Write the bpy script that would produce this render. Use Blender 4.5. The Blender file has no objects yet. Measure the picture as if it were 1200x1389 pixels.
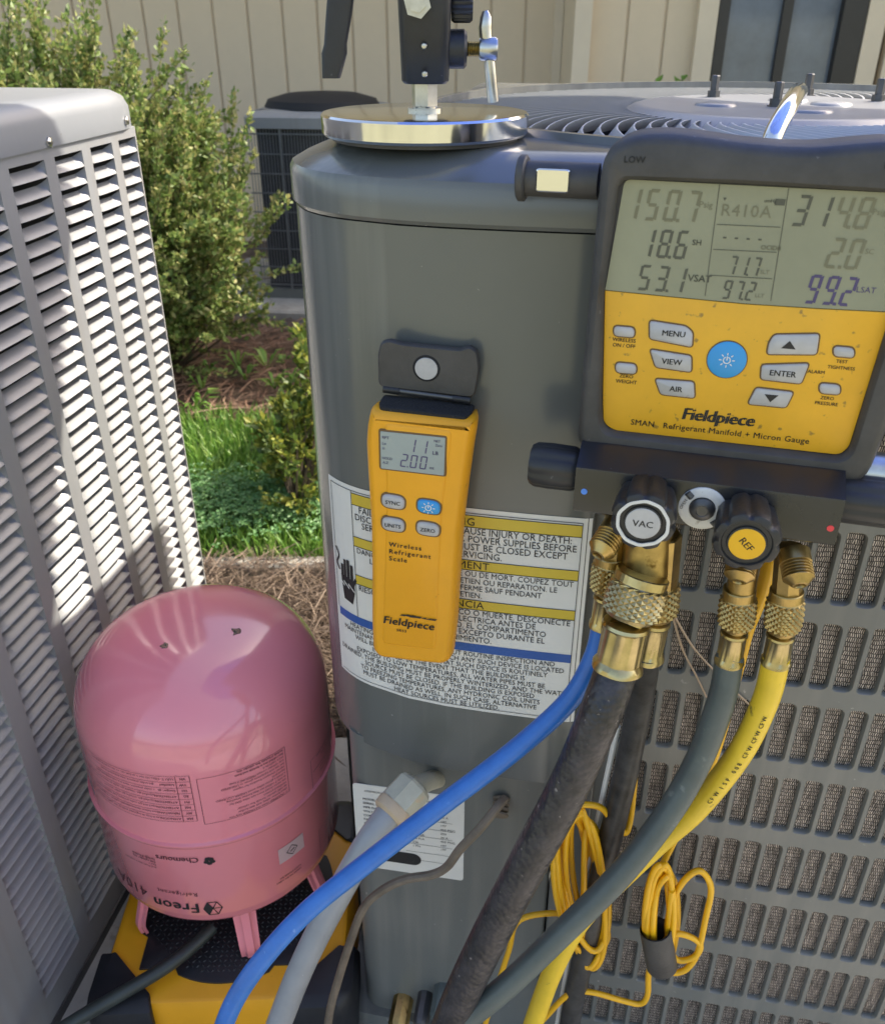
import bpy, bmesh, math, random
from mathutils import Vector, Matrix
random.seed(7)
R = math.radians
sc = bpy.context.scene
# ------------------------------------------------------------------ camera, sky, sun, exposure
PITCH = R(29.3); CAMZ = 1.08; FPX = 1200.0; CX = 600.0; CY = 694.5
cd = bpy.data.cameras.new('camera'); cam = bpy.data.objects.new('camera', cd); sc.collection.objects.link(cam)
cam.location = (0, 0, CAMZ); cam.rotation_euler = (math.pi/2 - PITCH, 0, 0)
cd.sensor_fit = 'HORIZONTAL'; cd.sensor_width = 36; cd.lens = 36; cd.clip_start = .02; cd.clip_end = 2000
cd.dof.use_dof = True; cd.dof.focus_distance = .70; cd.dof.aperture_fstop = 17
sc.camera = cam
SUN = Vector((.405, .26, .51)).normalized()
w = bpy.data.worlds.new('World'); sc.world = w; w.use_nodes = True
nt = w.node_tree; bg = nt.nodes['Background']
sky = nt.nodes.new('ShaderNodeTexSky'); sky.sky_type = 'NISHITA'; sky.sun_disc = False
sky.sun_elevation = math.asin(SUN.z); sky.sun_rotation = math.atan2(SUN.x, SUN.y)
sky.air_density = 1.0; sky.dust_density = 4; sky.ozone_density = 1.0
nt.links.new(sky.outputs[0], bg.inputs[0]); bg.inputs[1].default_value = .15
ld = bpy.data.lights.new('sun', 'SUN'); ld.energy = 3.0; ld.angle = R(.5); ld.color = (1, .975, .93)
sun = bpy.data.objects.new('sun', ld); sc.collection.objects.link(sun)
sun.rotation_euler = (-SUN).to_track_quat('-Z', 'Y').to_euler(); sun.location = SUN*30
vs = sc.view_settings; vs.view_transform = 'Standard'; vs.look = 'None'; vs.exposure = 1.55; vs.gamma = 1; vs.use_curve_mapping = False
vs.use_white_balance = True; vs.white_balance_temperature = 7200; vs.white_balance_tint = 10
sc.cycles.max_bounces = 8; sc.cycles.use_denoising = True

# ------------------------------------------------------------------ helpers
col = sc.collection
_c, _s = math.cos(PITCH), math.sin(PITCH)
CAM = Vector((0, 0, CAMZ))
def ray(a, b):
    x = (a - CX)/FPX; y = -(b - CY)/FPX
    return Vector((x, _c + y*_s, -_s + y*_c))
def at_y(a, b, Y): d = ray(a, b); return CAM + d*(Y/d.y)
def at_z(a, b, z): d = ray(a, b); return CAM + d*((z - CAMZ)/d.z)
class Fr:                                       # a thing's own frame: x right, y away, z up
    def __init__(s, o, yaw, roll=0, tilt=0):
        s.o = Vector(o); s.rot = Matrix.Rotation(-R(yaw), 4, 'Z') @ Matrix.Rotation(R(roll), 4, 'Y') @ Matrix.Rotation(R(tilt), 4, 'X')
        s.M = Matrix.Translation(s.o) @ s.rot; s.I = s.M.inverted()
    def px(s, a, b, ly):                        # where a line of sight meets the frame's plane y = ly
        d = s.I.to_3x3() @ ray(a, b); c = s.I @ CAM
        return c + d*((ly - c.y)/d.y)
    def w(s, a, b, ly): return s.M @ s.px(a, b, ly)
def lin(r, g, b):
    f = lambda c: c/12.92 if c <= .04045 else ((c + .055)/1.055)**2.4
    return (f(r/255), f(g/255), f(b/255))

def mat(name, colr, rough=.5, metal=0, var=.10, scale=14, bump=0, bscale=120, coat=0, spec=.5, col2=None, spots=None, trans=0, rvar=.08, streak=None):
    m = bpy.data.materials.new(name); m.use_nodes = True; t = m.node_tree; n = t.nodes; L = t.links
    p = n['Principled BSDF']; p.inputs['Metallic'].default_value = metal
    p.inputs['Specular IOR Level'].default_value = spec
    p.inputs['Coat Weight'].default_value = coat; p.inputs['Coat Roughness'].default_value = .08
    tc = n.new('ShaderNodeTexCoord')
    no = n.new('ShaderNodeTexNoise'); no.inputs['Scale'].default_value = scale; no.inputs['Detail'].default_value = 6; no.inputs['Roughness'].default_value = .65
    L.new(tc.outputs['Object'], no.inputs['Vector'])
    mx = n.new('ShaderNodeMix'); mx.data_type = 'RGBA'
    mr = n.new('ShaderNodeMapRange'); mr.inputs[1].default_value = .32; mr.inputs[2].default_value = .68
    L.new(no.outputs['Fac'], mr.inputs[0]); L.new(mr.outputs[0], mx.inputs['Factor'])
    a = [c*(1 - var) for c in colr]; b = [min(1, c*(1 + var)) for c in colr] if col2 is None else col2
    mx.inputs['A'].default_value = (*a, 1); mx.inputs['B'].default_value = (*b, 1)
    out = mx.outputs['Result']
    if spots:                                   # dirt specks: colour, scale, threshold
        n2 = n.new('ShaderNodeTexNoise'); n2.inputs['Scale'].default_value = spots[1]; n2.inputs['Detail'].default_value = 5
        L.new(tc.outputs['Object'], n2.inputs['Vector'])
        r2 = n.new('ShaderNodeMapRange'); r2.inputs[1].default_value = spots[2]; r2.inputs[2].default_value = spots[2] + .08
        L.new(n2.outputs['Fac'], r2.inputs[0])
        m2 = n.new('ShaderNodeMix'); m2.data_type = 'RGBA'; m2.inputs['B'].default_value = (*spots[0], 1)
        L.new(r2.outputs[0], m2.inputs['Factor']); L.new(out, m2.inputs['A']); out = m2.outputs['Result']
    if streak:                                  # run-down dust and water marks: colour, amount
        mp = n.new('ShaderNodeMapping'); mp.inputs['Scale'].default_value = (55, 55, 2.5); L.new(tc.outputs['Object'], mp.inputs[0])
        n3 = n.new('ShaderNodeTexNoise'); n3.inputs['Scale'].default_value = 1; n3.inputs['Detail'].default_value = 5; L.new(mp.outputs[0], n3.inputs['Vector'])
        n4 = n.new('ShaderNodeTexNoise'); n4.inputs['Scale'].default_value = 4; L.new(tc.outputs['Object'], n4.inputs['Vector'])
        ma = n.new('ShaderNodeMath'); ma.operation = 'MULTIPLY'; L.new(n3.outputs['Fac'], ma.inputs[0]); L.new(n4.outputs['Fac'], ma.inputs[1])
        r3 = n.new('ShaderNodeMapRange'); r3.inputs[1].default_value = .24; r3.inputs[2].default_value = .42; r3.inputs[4].default_value = streak[1]; L.new(ma.outputs[0], r3.inputs[0])
        m3 = n.new('ShaderNodeMix'); m3.data_type = 'RGBA'; m3.inputs['B'].default_value = (*streak[0], 1)
        L.new(r3.outputs[0], m3.inputs['Factor']); L.new(out, m3.inputs['A']); out = m3.outputs['Result']
    L.new(out, p.inputs['Base Color'])
    rr = n.new('ShaderNodeMapRange'); rr.inputs[3].default_value = max(0, rough - rvar); rr.inputs[4].default_value = min(1, rough + rvar)
    L.new(no.outputs['Fac'], rr.inputs[0]); L.new(rr.outputs[0], p.inputs['Roughness'])
    if bump:
        nb = n.new('ShaderNodeTexNoise'); nb.inputs['Scale'].default_value = bscale; nb.inputs['Detail'].default_value = 4
        L.new(tc.outputs['Object'], nb.inputs['Vector'])
        bp = n.new('ShaderNodeBump'); bp.inputs['Strength'].default_value = bump; bp.inputs['Distance'].default_value = .002
        L.new(nb.outputs['Fac'], bp.inputs['Height']); L.new(bp.outputs[0], p.inputs['Normal'])
    if trans:
        p.inputs['Transmission Weight'].default_value = trans
    m['out'] = 1
    return m
def leafmat(name, c1, c2, c3, rough=.5, transl=.35):
    m = bpy.data.materials.new(name); m.use_nodes = True; t = m.node_tree; n = t.nodes; L = t.links
    p = n['Principled BSDF']; p.inputs['Roughness'].default_value = rough; p.inputs['Specular IOR Level'].default_value = .35
    g = n.new('ShaderNodeNewGeometry'); cr = n.new('ShaderNodeValToRGB')
    e = cr.color_ramp.elements; e[0].color = (*c1, 1); e[1].color = (*c3, 1); k = e.new(.5); k.color = (*c2, 1)
    L.new(g.outputs['Random Per Island'], cr.inputs[0]); L.new(cr.outputs[0], p.inputs['Base Color'])
    tr = n.new('ShaderNodeBsdfTranslucent'); L.new(cr.outputs[0], tr.inputs[0])
    ms = n.new('ShaderNodeMixShader'); ms.inputs[0].default_value = transl
    L.new(p.outputs[0], ms.inputs[1]); L.new(tr.outputs[0], ms.inputs[2]); L.new(ms.outputs[0], n['Material Output'].inputs[0])
    return m

def catmull(pts, n=10):
    pts = [Vector(p) for p in pts]; P = [2*pts[0] - pts[1]] + pts + [2*pts[-1] - pts[-2]]; o = []
    for i in range(1, len(P) - 2):
        for k in range(n):
            t = k/n; a, b, c, d = P[i-1], P[i], P[i+1], P[i+2]
            o.append(.5*((2*b) + (c - a)*t + (2*a - 5*b + 4*c - d)*t*t + (3*b - a - 3*c + d)*t**3))
    o.append(pts[-1]); return o
def round_poly(pts, r, n=4):
    o = []; N = len(pts)
    for i in range(N):
        p = Vector(pts[i]); a = Vector(pts[i-1]) - p; b = Vector(pts[(i+1) % N]) - p
        rr = r[i] if isinstance(r, (list, tuple)) else r
        d = min(rr, a.length*.45, b.length*.45)
        if d <= 1e-6: o.append(p.copy()); continue
        A = p + a.normalized()*d; B = p + b.normalized()*d
        for k in range(n + 1):
            t = k/n; o.append((1-t)**2*A + 2*t*(1-t)*p + t*t*B)
    return o
def ccw(pts):
    a = sum(pts[i][0]*pts[(i+1) % len(pts)][1] - pts[(i+1) % len(pts)][0]*pts[i][1] for i in range(len(pts)))
    return list(pts) if a > 0 else list(reversed(pts))
def offset(pts, d):                             # shrink a ccw outline by d
    o = []; N = len(pts)
    for i in range(N):
        p = Vector(pts[i][:2]); a = (p - Vector(pts[i-1][:2])); b = (Vector(pts[(i+1) % N][:2]) - p)
        if a.length < 1e-9: a = b
        if b.length < 1e-9: b = a
        a.normalize(); b.normalize(); n = Vector((-(a.y + b.y), a.x + b.x))
        if n.length < 1e-6: n = Vector((-a.y, a.x))
        n.normalize(); k = max(.5, n.dot(Vector((-a.y, a.x)))); o.append(p + n*(d/k))
    return o
def polar(pts, n, c=None):                      # resample an outline by angle
    pts = [Vector(p[:2]) for p in pts]; c = Vector(c) if c else sum(pts, Vector((0, 0)))/len(pts); o = []
    for k in range(n):
        a = 2*math.pi*k/n; d = Vector((math.cos(a), math.sin(a))); best = None
        for i in range(len(pts)):
            p = pts[i] - c; e = pts[(i+1) % len(pts)] - pts[i]; den = d.x*e.y - d.y*e.x
            if abs(den) < 1e-12: continue
            t = (p.x*e.y - p.y*e.x)/den; u = (p.x*d.y - p.y*d.x)/den
            if t > 0 and -1e-6 <= u <= 1 + 1e-6 and (best is None or t > best): best = t
        o.append(c + d*(best or .001))
    return o
class MB:
    def __init__(s): s.v = []; s.f = []
    def add(s, v, f):
        k = len(s.v); s.v += [Vector(p) for p in v]; s.f += [tuple(i + k for i in q) for q in f]; return s
    def box(s, c, d, M=None):
        c = Vector(c); x, y, z = d[0]/2, d[1]/2, d[2]/2
        v = [Vector((i*x, j*y, k*z)) for i in (-1, 1) for j in (-1, 1) for k in (-1, 1)]
        if M: v = [M @ p for p in v]
        return s.add([p + c for p in v], [(0, 1, 3, 2), (4, 6, 7, 5), (0, 4, 5, 1), (2, 3, 7, 6), (0, 2, 6, 4), (1, 5, 7, 3)])
    def loops(s, L, close=True, cap0=True, cap1=True):
        n = len(L[0]); v = [p for l in L for p in l]; f = []
        for i in range(len(L) - 1):
            for j in range(n if close else n - 1):
                k = (j + 1) % n; f.append((i*n + j, i*n + k, (i+1)*n + k, (i+1)*n + j))
        if cap0: f.append(tuple(range(n-1, -1, -1)))
        if cap1: f.append(tuple((len(L)-1)*n + j for j in range(n)))
        return s.add(v, f)
    def tube(s, pts, r, seg=10, cap=True, closed=False, flat=1):
        pts = [Vector(p) for p in pts]; N = len(pts); L = []; up = None
        for i in range(N):
            t = (pts[min(i+1, N-1)] - pts[max(i-1, 0)]).normalized()
            if up is None: up = Vector((0, 0, 1)) if abs(t.z) < .9 else Vector((0, 1, 0))
            a = t.cross(up)
            if a.length < 1e-6: a = t.orthogonal()
            a.normalize(); b = a.cross(t).normalized(); up = b
            rr = r[i] if isinstance(r, (list, tuple)) else r
            L.append([pts[i] + (a*math.cos(2*math.pi*k/seg) + b*math.sin(2*math.pi*k/seg)*flat)*rr for k in range(seg)])
        return s.loops(L, True, cap, cap)
    def lathe(s, prof, o=(0, 0, 0), axis=(0, 0, 1), seg=32, cap=True, fn=None, x0=None):
        ax = Vector(axis).normalized(); o = Vector(o)
        a = (Vector(x0) - ax*Vector(x0).dot(ax)).normalized() if x0 else ax.orthogonal().normalized()
        b = ax.cross(a); L = []
        for i, (r, h) in enumerate(prof):
            L.append([o + ax*h + (a*math.cos(2*math.pi*k/seg) + b*math.sin(2*math.pi*k/seg))*(r*(fn(k/seg, i) if fn else 1)) for k in range(seg)])
        return s.loops(L, True, cap, cap)
    def prism(s, out, layers, plane='xz'):      # outline with (inset, depth) layers
        out = ccw([tuple(p[:2]) for p in out]); L = []
        for ins, d in layers:
            q = offset(out, ins) if ins else [Vector(p) for p in out]
            L.append([Vector((p[0], d, p[1])) if plane == 'xz' else Vector((p[0], p[1], d)) for p in q])
        return s.loops(L)
    def mapv(s, fn): s.v = [Vector(fn(p)) for p in s.v]; return s
    def build(s, name, m, parent=None, smooth=35, recalc=True):
        me = bpy.data.meshes.new(name); me.from_pydata([tuple(p) for p in s.v], [], s.f)
        if recalc:
            b = bmesh.new(); b.from_mesh(me); bmesh.ops.recalc_face_normals(b, faces=b.faces); b.to_mesh(me); b.free()
        me.materials.append(m)
        if smooth:
            me.polygons.foreach_set('use_smooth', [True]*len(me.polygons)); me.set_sharp_from_angle(angle=R(smooth))
        o = bpy.data.objects.new(name, me); col.objects.link(o); o.parent = parent
        if name in ('lettering', 'screen_digits', 'emblem'): o['kind'] = 'stuff'
        return o
def tag(o, label=None, cat=None, group=None, kind=None):
    if label: o['label'] = label
    if cat: o['category'] = cat
    if group: o['group'] = group
    if kind: o['kind'] = kind
    return o
def empty(name, fr_or_loc, label=None, cat=None, group=None):
    o = bpy.data.objects.new(name, None); col.objects.link(o); o.empty_display_size = .05
    o.matrix_world = fr_or_loc.M if isinstance(fr_or_loc, Fr) else Matrix.Translation(Vector(fr_or_loc))
    return tag(o, label, cat, group)
def share(src, name, parent, loc=(0, 0, 0), rot=(0, 0, 0)):
    o = bpy.data.objects.new(name, src.data); col.objects.link(o); o.parent = parent; o.location = loc; o.rotation_euler = rot; return o

# flat lettering: triangles in (x, y), collected into an MB in the plane z=0
_font = {}
def glyphs(txt, size=1, bold=0, shear=0, align='LEFT', res=2, spacing=1):
    cu = bpy.data.curves.new('t', 'FONT'); cu.body = txt; cu.size = 1; cu.resolution_u = res; cu.fill_mode = 'FRONT'
    cu.offset = 0; cu.shear = shear; cu.space_character = spacing
    ob = bpy.data.objects.new('t', cu); me = bpy.data.meshes.new_from_object(ob)
    v = [p.co.copy() for p in me.vertices]; f = [tuple(p.vertices) for p in me.polygons]
    bpy.data.objects.remove(ob); bpy.data.meshes.remove(me); bpy.data.curves.remove(cu)
    if not v: return [], [], 0
    x0 = min(p.x for p in v); x1 = max(p.x for p in v)
    sh = {'LEFT': 0, 'CENTER': -(x0 + x1)/2, 'RIGHT': -x1}[align]
    if bold:
        n0 = len(v); b2 = bold*1.6; f = f + [tuple(i + n0 for i in q) for q in f]; v = [p - Vector((b2, 0, 0)) for p in v] + [p + Vector((b2, b2*.5, 0)) for p in v]
    return [Vector(((p.x + sh)*size, p.y*size, 0)) for p in v], f, (x1 - x0)*size
def text(mb, txt, x, y, size, fit=None, rot=0, **k):
    v, f, wd = glyphs(txt, size, **k)
    if not v: return
    sx = fit/wd if fit and wd else 1
    c, s_ = math.cos(rot), math.sin(rot)
    mb.add([Vector((x + (p.x*sx)*c - p.y*s_, y + (p.x*sx)*s_ + p.y*c, 0)) for p in v], f)
def quad(mb, x0, y0, x1, y1): mb.add([(x0, y0, 0), (x1, y0, 0), (x1, y1, 0), (x0, y1, 0)], [(0, 1, 2, 3)])
def poly2(mb, pts): mb.add([(p[0], p[1], 0) for p in pts], [tuple(range(len(pts)))])
SEG = {'0': 'abcdef', '1': 'bc', '2': 'abged', '3': 'abgcd', '4': 'fgbc', '5': 'afgcd', '6': 'afgedc', '7': 'abc', '8': 'abcdefg', '9': 'abcdfg', '-': 'g'}
def segs(mb, txt, x, y, h, adv=None, wd=None, t=None, slant=.13):
    wd = wd or h*.48; adv = adv or wd*1.3; t = t or h*.085; g = t*.25
    for ch in txt:
        if ch == '.':
            quad(mb, x - adv + wd + (adv - wd)*.35 - t*.4, y, x - adv + wd + (adv - wd)*.35 + t*.6, y + t); continue
        B = {'a': (t, h - t, wd - t, h), 'd': (t, 0, wd - t, t), 'g': (t, h/2 - t/2, wd - t, h/2 + t/2),
             'f': (0, h/2 + g, t, h - g), 'b': (wd - t, h/2 + g, wd, h - g), 'e': (0, g, t, h/2 - g), 'c': (wd - t, g, wd, h/2 - g)}
        for q in SEG.get(ch, ''):
            a, b, c, d = B[q]; hor = q in 'adg'
            if hor: P = [(a - t*.3, b), (c + t*.3, b), (c, d), (a, d)] if q == 'd' else [(a, b), (c, b), (c + t*.3, d), (a - t*.3, d)] if q == 'a' else [(a, b), (c, b), (c + t*.2, (b+d)/2), (c, d), (a, d), (a - t*.2, (b+d)/2)]
            else: P = [(a, b + t*.3), (c, b), (c, d), (a, d - t*.3)]
            poly2(mb, [(x + p[0] + p[1]*slant, y + p[1]) for p in P])
        x += adv
def onplane(mb, ly): return mb.mapv(lambda p: (p.x, ly, p.y))
# ------------------------------------------------------------------ materials
M = {}
M['paintA'] = mat('grey_gloss_paint', (.125, .13, .12), .20, var=.04, scale=5, bump=.02, bscale=40, spec=.65, spots=((.42, .42, .40), 210, .735), rvar=.05, streak=((.30, .30, .27), .30))
M['paintA2'] = mat('grey_satin_paint', (.15, .155, .142), .34, var=.08, scale=7, bump=.05, bscale=90, spots=((.38, .38, .35), 140, .71), streak=((.30, .28, .24), .35))
M['paintTop'] = mat('grey_top_paint', (.20, .207, .206), .34, var=.08, scale=9, bump=.05, bscale=90, spots=((.5, .5, .47), 120, .70))
M['paintB'] = mat('pale_grey_paint', (.262, .27, .272), .38, var=.05, scale=6, bump=.04, bscale=80, spots=((.20, .18, .15), 130, .72), streak=((.22, .20, .17), .35))
M['paintLid'] = mat('grey_lid_paint', (.20, .212, .222), .34, var=.06, scale=6, bump=.04, bscale=80, spots=((.12, .11, .10), 130, .72))
M['paintVane'] = mat('brightened_vane_paint', (.40, .41, .405), .4, var=.06)  # hub grey brightened, to make up in colour for shade on the vanes
M['dark'] = mat('dark_inside', (.012, .012, .013), .8)  # near-black; the darkness of closed interiors is put into this colour
M['black'] = mat('black_plastic', (.022, .022, .023), .42, var=.2, scale=40, bump=.1, bscale=300, spots=((.16, .15, .14), 160, .70))
M['rubber'] = mat('black_rubber', (.058, .055, .052), .55, var=.25, scale=30, bump=.15, bscale=260, spots=((.22, .21, .2), 120, .71))
M['bumper'] = mat('dark_rubber_bumper', (.014, .015, .018), .5, var=.2, scale=30, bump=.1, bscale=200)
M['anod'] = mat('black_anodised', (.018, .018, .020), .24, metal=0, var=.2, scale=30, bump=.03, spec=.7, spots=((.3, .3, .3), 200, .76))
M['chrome'] = mat('chrome', (.78, .78, .77), .12, metal=1, var=.06, scale=25, spots=((.35, .33, .3), 60, .70))
M['steel'] = mat('zinc_steel', (.55, .54, .5), .3, metal=1, var=.15, scale=60)
M['darksteel'] = mat('dark_steel', (.12, .12, .12), .45, metal=.8, var=.2, scale=60)
M['brass'] = mat('brass', (.44, .315, .125), .36, metal=1, var=.25, scale=60, spots=((.16, .10, .03), 70, .62))
M['brass2'] = mat('pale_brass', (.50, .41, .21), .30, metal=1, var=.2, scale=60, spots=((.2, .15, .06), 80, .66))
M['pink'] = mat('pink_paint', (.89, .275, .315), .16, var=.03, scale=4, bump=.012, bscale=30, coat=.8, rvar=.02)
M['pinkrib'] = M['pink']
M['ink'] = mat('dark_red_ink', (.09, .02, .028), .5, var=.1)
M['inkblack'] = mat('black_ink', (.015, .015, .016), .5)
M['yellow'] = mat('yellow_plastic', (.84, .37, .012), .42, var=.05, scale=12, bump=.06, bscale=400, spots=((.30, .14, .01), 90, .69))
M['yellowp'] = mat('yellow_keypad', (.80, .41, .022), .45, var=.07, scale=20, bump=.05, bscale=500, spots=((.36, .20, .03), 170, .635))
M['yellowh'] = mat('yellow_hose', (.78, .53, .035), .38, var=.08, scale=30, spots=((.2, .14, .03), 80, .68))
M['wire'] = mat('yellow_wire', (.80, .43, .012), .38, var=.06, scale=20)
M['blueh'] = mat('blue_hose', (.024, .15, .48), .32, var=.12, scale=40, spec=.5, spots=((.14, .30, .60), 110, .70))
M['blackh'] = mat('black_hose', (.016, .016, .018), .36, var=.3, scale=60, bump=.6, bscale=95, col2=(.05, .044, .047), spots=((.26, .22, .2), 190, .68))
def braid(m, sx):
    t = m.node_tree; n = t.nodes; L = t.links; p = n['Principled BSDF']; tc = n.new('ShaderNodeTexCoord')
    v = n.new('ShaderNodeTexVoronoi'); v.inputs['Scale'].default_value = sx; L.new(tc.outputs['Object'], v.inputs['Vector'])
    bp = n.new('ShaderNodeBump'); bp.inputs['Strength'].default_value = .4; bp.inputs['Distance'].default_value = .0016; bp.invert = True
    L.new(v.outputs['Distance'], bp.inputs['Height']); L.new(bp.outputs[0], p.inputs['Normal'])
braid(M['blackh'], 210)
M['blackh2'] = mat('black_hose_back', (.022, .023, .024), .45, var=.3, scale=60, bump=.2, bscale=120, col2=(.06, .06, .06))
M['greyh'] = mat('grey_green_hose', (.085, .105, .098), .42, var=.15, scale=30, bump=.1, bscale=200, spots=((.2, .22, .2), 60, .66))
M['greenh'] = mat('dark_green_hose', (.03, .038, .034), .4, var=.2, scale=30)
M['conduit'] = mat('grey_conduit', (.30, .31, .32), .36, var=.07, scale=30, bump=.15, bscale=150, spots=((.6, .6, .6), 160, .74))
M['cream'] = mat('cream_plastic', (.48, .46, .36), .45, var=.1, scale=40, spots=((.62, .46, .3), 50, .6))
M['brownc'] = mat('brown_cable', (.17, .135, .10), .6, var=.25, scale=50, bump=.2)
M['white'] = mat('white_label', (.74, .73, .68), .4, var=.03, scale=30)
M['offwhite'] = mat('white_knob_ring', (.66, .65, .61), .5, var=.12, scale=60, spots=((.2, .16, .1), 120, .62))
M['band'] = mat('label_yellow', (.66, .48, .05), .4, var=.05)
M['lblue'] = mat('label_blue', (.022, .10, .36), .4, var=.05)
M['greybtn'] = mat('grey_button', (.46, .45, .44), .45, var=.08, scale=80, spots=((.25, .2, .15), 150, .68))
M['btnedge'] = mat('button_edge', (.16, .09, .03), .6)
M['bluebtn'] = mat('blue_button', (.03, .32, .68), .4, var=.04)
M['lcd'] = mat('lcd_glass', (.27, .275, .19), .16, var=.10, scale=9, spec=.5)
M['lcd2'] = mat('lcd_glass_cool', (.30, .345, .33), .16, var=.06, scale=20)
M['seg'] = mat('lcd_segment', (.085, .088, .068), .3)
M['segf'] = mat('lcd_segment_faint', (.17, .165, .105), .3)
M['segb'] = mat('lcd_segment_blue', (.075, .06, .15), .3)
M['foam'] = mat('black_foam', (.02, .02, .02), .9, bump=.8, bscale=500, spots=((.25, .25, .25), 250, .70))
M['siding'] = mat('tan_siding', (.66, .53, .36), .75, var=.05, scale=3, bump=.2, bscale=40)
M['trim'] = mat('tan_trim', (.68, .57, .41), .7, var=.05, scale=4)
M['frame'] = mat('dark_window_frame', (.03, .027, .025), .4)
M['glass'] = mat('window_glass', (.17, .20, .23), .05, var=.35, scale=1.5, spec=.7)  # opaque panes; pale sky reflection put into the blue-grey colour
M['concrete'] = mat('concrete', (.33, .31, .27), .85, var=.22, scale=9, bump=.6, bscale=120, spots=((.18, .16, .13), 30, .62))
M['soil'] = mat('mulch_soil', (.085, .055, .035), .95, var=.4, scale=14, bump=1, bscale=60, col2=(.17, .12, .08))
M['lawn'] = mat('lawn_soil', (.07, .11, .03), .95, var=.3, scale=10, bump=1, bscale=60)
M['asphalt'] = mat('ground_far', (.20, .20, .12), .95, var=.3, scale=.8)  # dry-lawn tone, lightened so the ground bounces warm fill onto the fronts
M['leaf'] = leafmat('bush_leaf', (.11, .18, .05), (.22, .30, .085), (.40, .36, .15))
M['leafy'] = leafmat('shrub_leaf', (.055, .10, .025), (.12, .17, .03), (.34, .34, .06))
M['grass'] = leafmat('grass_blade', (.09, .21, .03), (.15, .31, .05), (.26, .38, .09))
M['clover'] = leafmat('clover_leaf', (.08, .20, .06), (.12, .27, .09), (.19, .33, .14))
M['needle'] = leafmat('pine_needle', (.045, .028, .018), (.09, .06, .04), (.19, .14, .10), .7, .05)
M['mulchneedle'] = leafmat('reddish_straw', (.10, .05, .032), (.20, .11, .07), (.32, .21, .145), .7, .05)
M['drypine'] = mat('dry_needle', (.50, .36, .24), .6)
M['bark'] = mat('bark', (.10, .075, .05), .9, var=.3, scale=30)
def finmat():
    m = mat('coil_fins', (.22, .185, .16), .55, metal=.35, var=.3, scale=70); t = m.node_tree; n = t.nodes; L = t.links; p = n['Principled BSDF']
    tc = n.new('ShaderNodeTexCoord'); br = n.new('ShaderNodeTexBrick')
    br.inputs['Scale'].default_value = 1; br.offset = .5; br.inputs['Brick Width'].default_value = .0016; br.inputs['Row Height'].default_value = .0046
    br.inputs['Mortar Size'].default_value = .0005; br.inputs['Mortar Smooth'].default_value = .4
    br.inputs['Color1'].default_value = (.74, .64, .56, 1); br.inputs['Color2'].default_value = (.52, .45, .40, 1); br.inputs['Mortar'].default_value = (.05, .043, .038, 1)
    mp = n.new('ShaderNodeMapping'); L.new(tc.outputs['UV'], mp.inputs[0])
    ns = n.new('ShaderNodeTexNoise'); ns.inputs['Scale'].default_value = 150; ns.inputs['Detail'].default_value = 4; L.new(tc.outputs['Object'], ns.inputs['Vector'])
    va = n.new('ShaderNodeVectorMath'); va.operation = 'SCALE'; va.inputs['Scale'].default_value = .0034
    L.new(ns.outputs['Color'], va.inputs[0]); vb = n.new('ShaderNodeVectorMath'); L.new(mp.outputs[0], vb.inputs[0]); L.new(va.outputs[0], vb.inputs[1])
    L.new(vb.outputs[0], br.inputs['Vector']); 
    n5 = n.new('ShaderNodeTexNoise'); n5.inputs['Scale'].default_value = 1; n5.inputs['Detail'].default_value = 5
    m5 = n.new('ShaderNodeMapping'); m5.inputs['Scale'].default_value = (420, 420, 60); L.new(tc.outputs['Object'], m5.inputs[0]); L.new(m5.outputs[0], n5.inputs['Vector'])
    r5 = n.new('ShaderNodeMapRange'); r5.inputs[1].default_value = .3; r5.inputs[2].default_value = .7; r5.inputs[3].default_value = .35; r5.inputs[4].default_value = 1.15; L.new(n5.outputs['Fac'], r5.inputs[0])
    x5 = n.new('ShaderNodeMix'); x5.data_type = 'RGBA'; x5.blend_type = 'MULTIPLY'; x5.inputs['Factor'].default_value = 1
    L.new(br.outputs['Color'], x5.inputs['A']); L.new(r5.outputs[0], x5.inputs['B']); L.new(x5.outputs['Result'], p.inputs['Base Color'])
    bp = n.new('ShaderNodeBump'); bp.inputs['Strength'].default_value = .8; bp.inputs['Distance'].default_value = .002; bp.invert = True
    L.new(br.outputs['Fac'], bp.inputs['Height']); L.new(bp.outputs[0], p.inputs['Normal'])
    return m
M['fins'] = finmat()
def canopymat():
    m = bpy.data.materials.new('blue_canopy'); m.use_nodes = True; t = m.node_tree; n = t.nodes; L = t.links
    p = n['Principled BSDF']; p.inputs['Base Color'].default_value = (.03, .07, .34, 1); p.inputs['Roughness'].default_value = .7
    tr = n.new('ShaderNodeBsdfTranslucent'); tr.inputs[0].default_value = (.13, .24, .72, 1)
    ms = n.new('ShaderNodeMixShader'); ms.inputs[0].default_value = .5
    L.new(p.outputs[0], ms.inputs[1]); L.new(tr.outputs[0], ms.inputs[2]); L.new(ms.outputs[0], n['Material Output'].inputs[0]); return m
M['canopy'] = canopymat()

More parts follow.
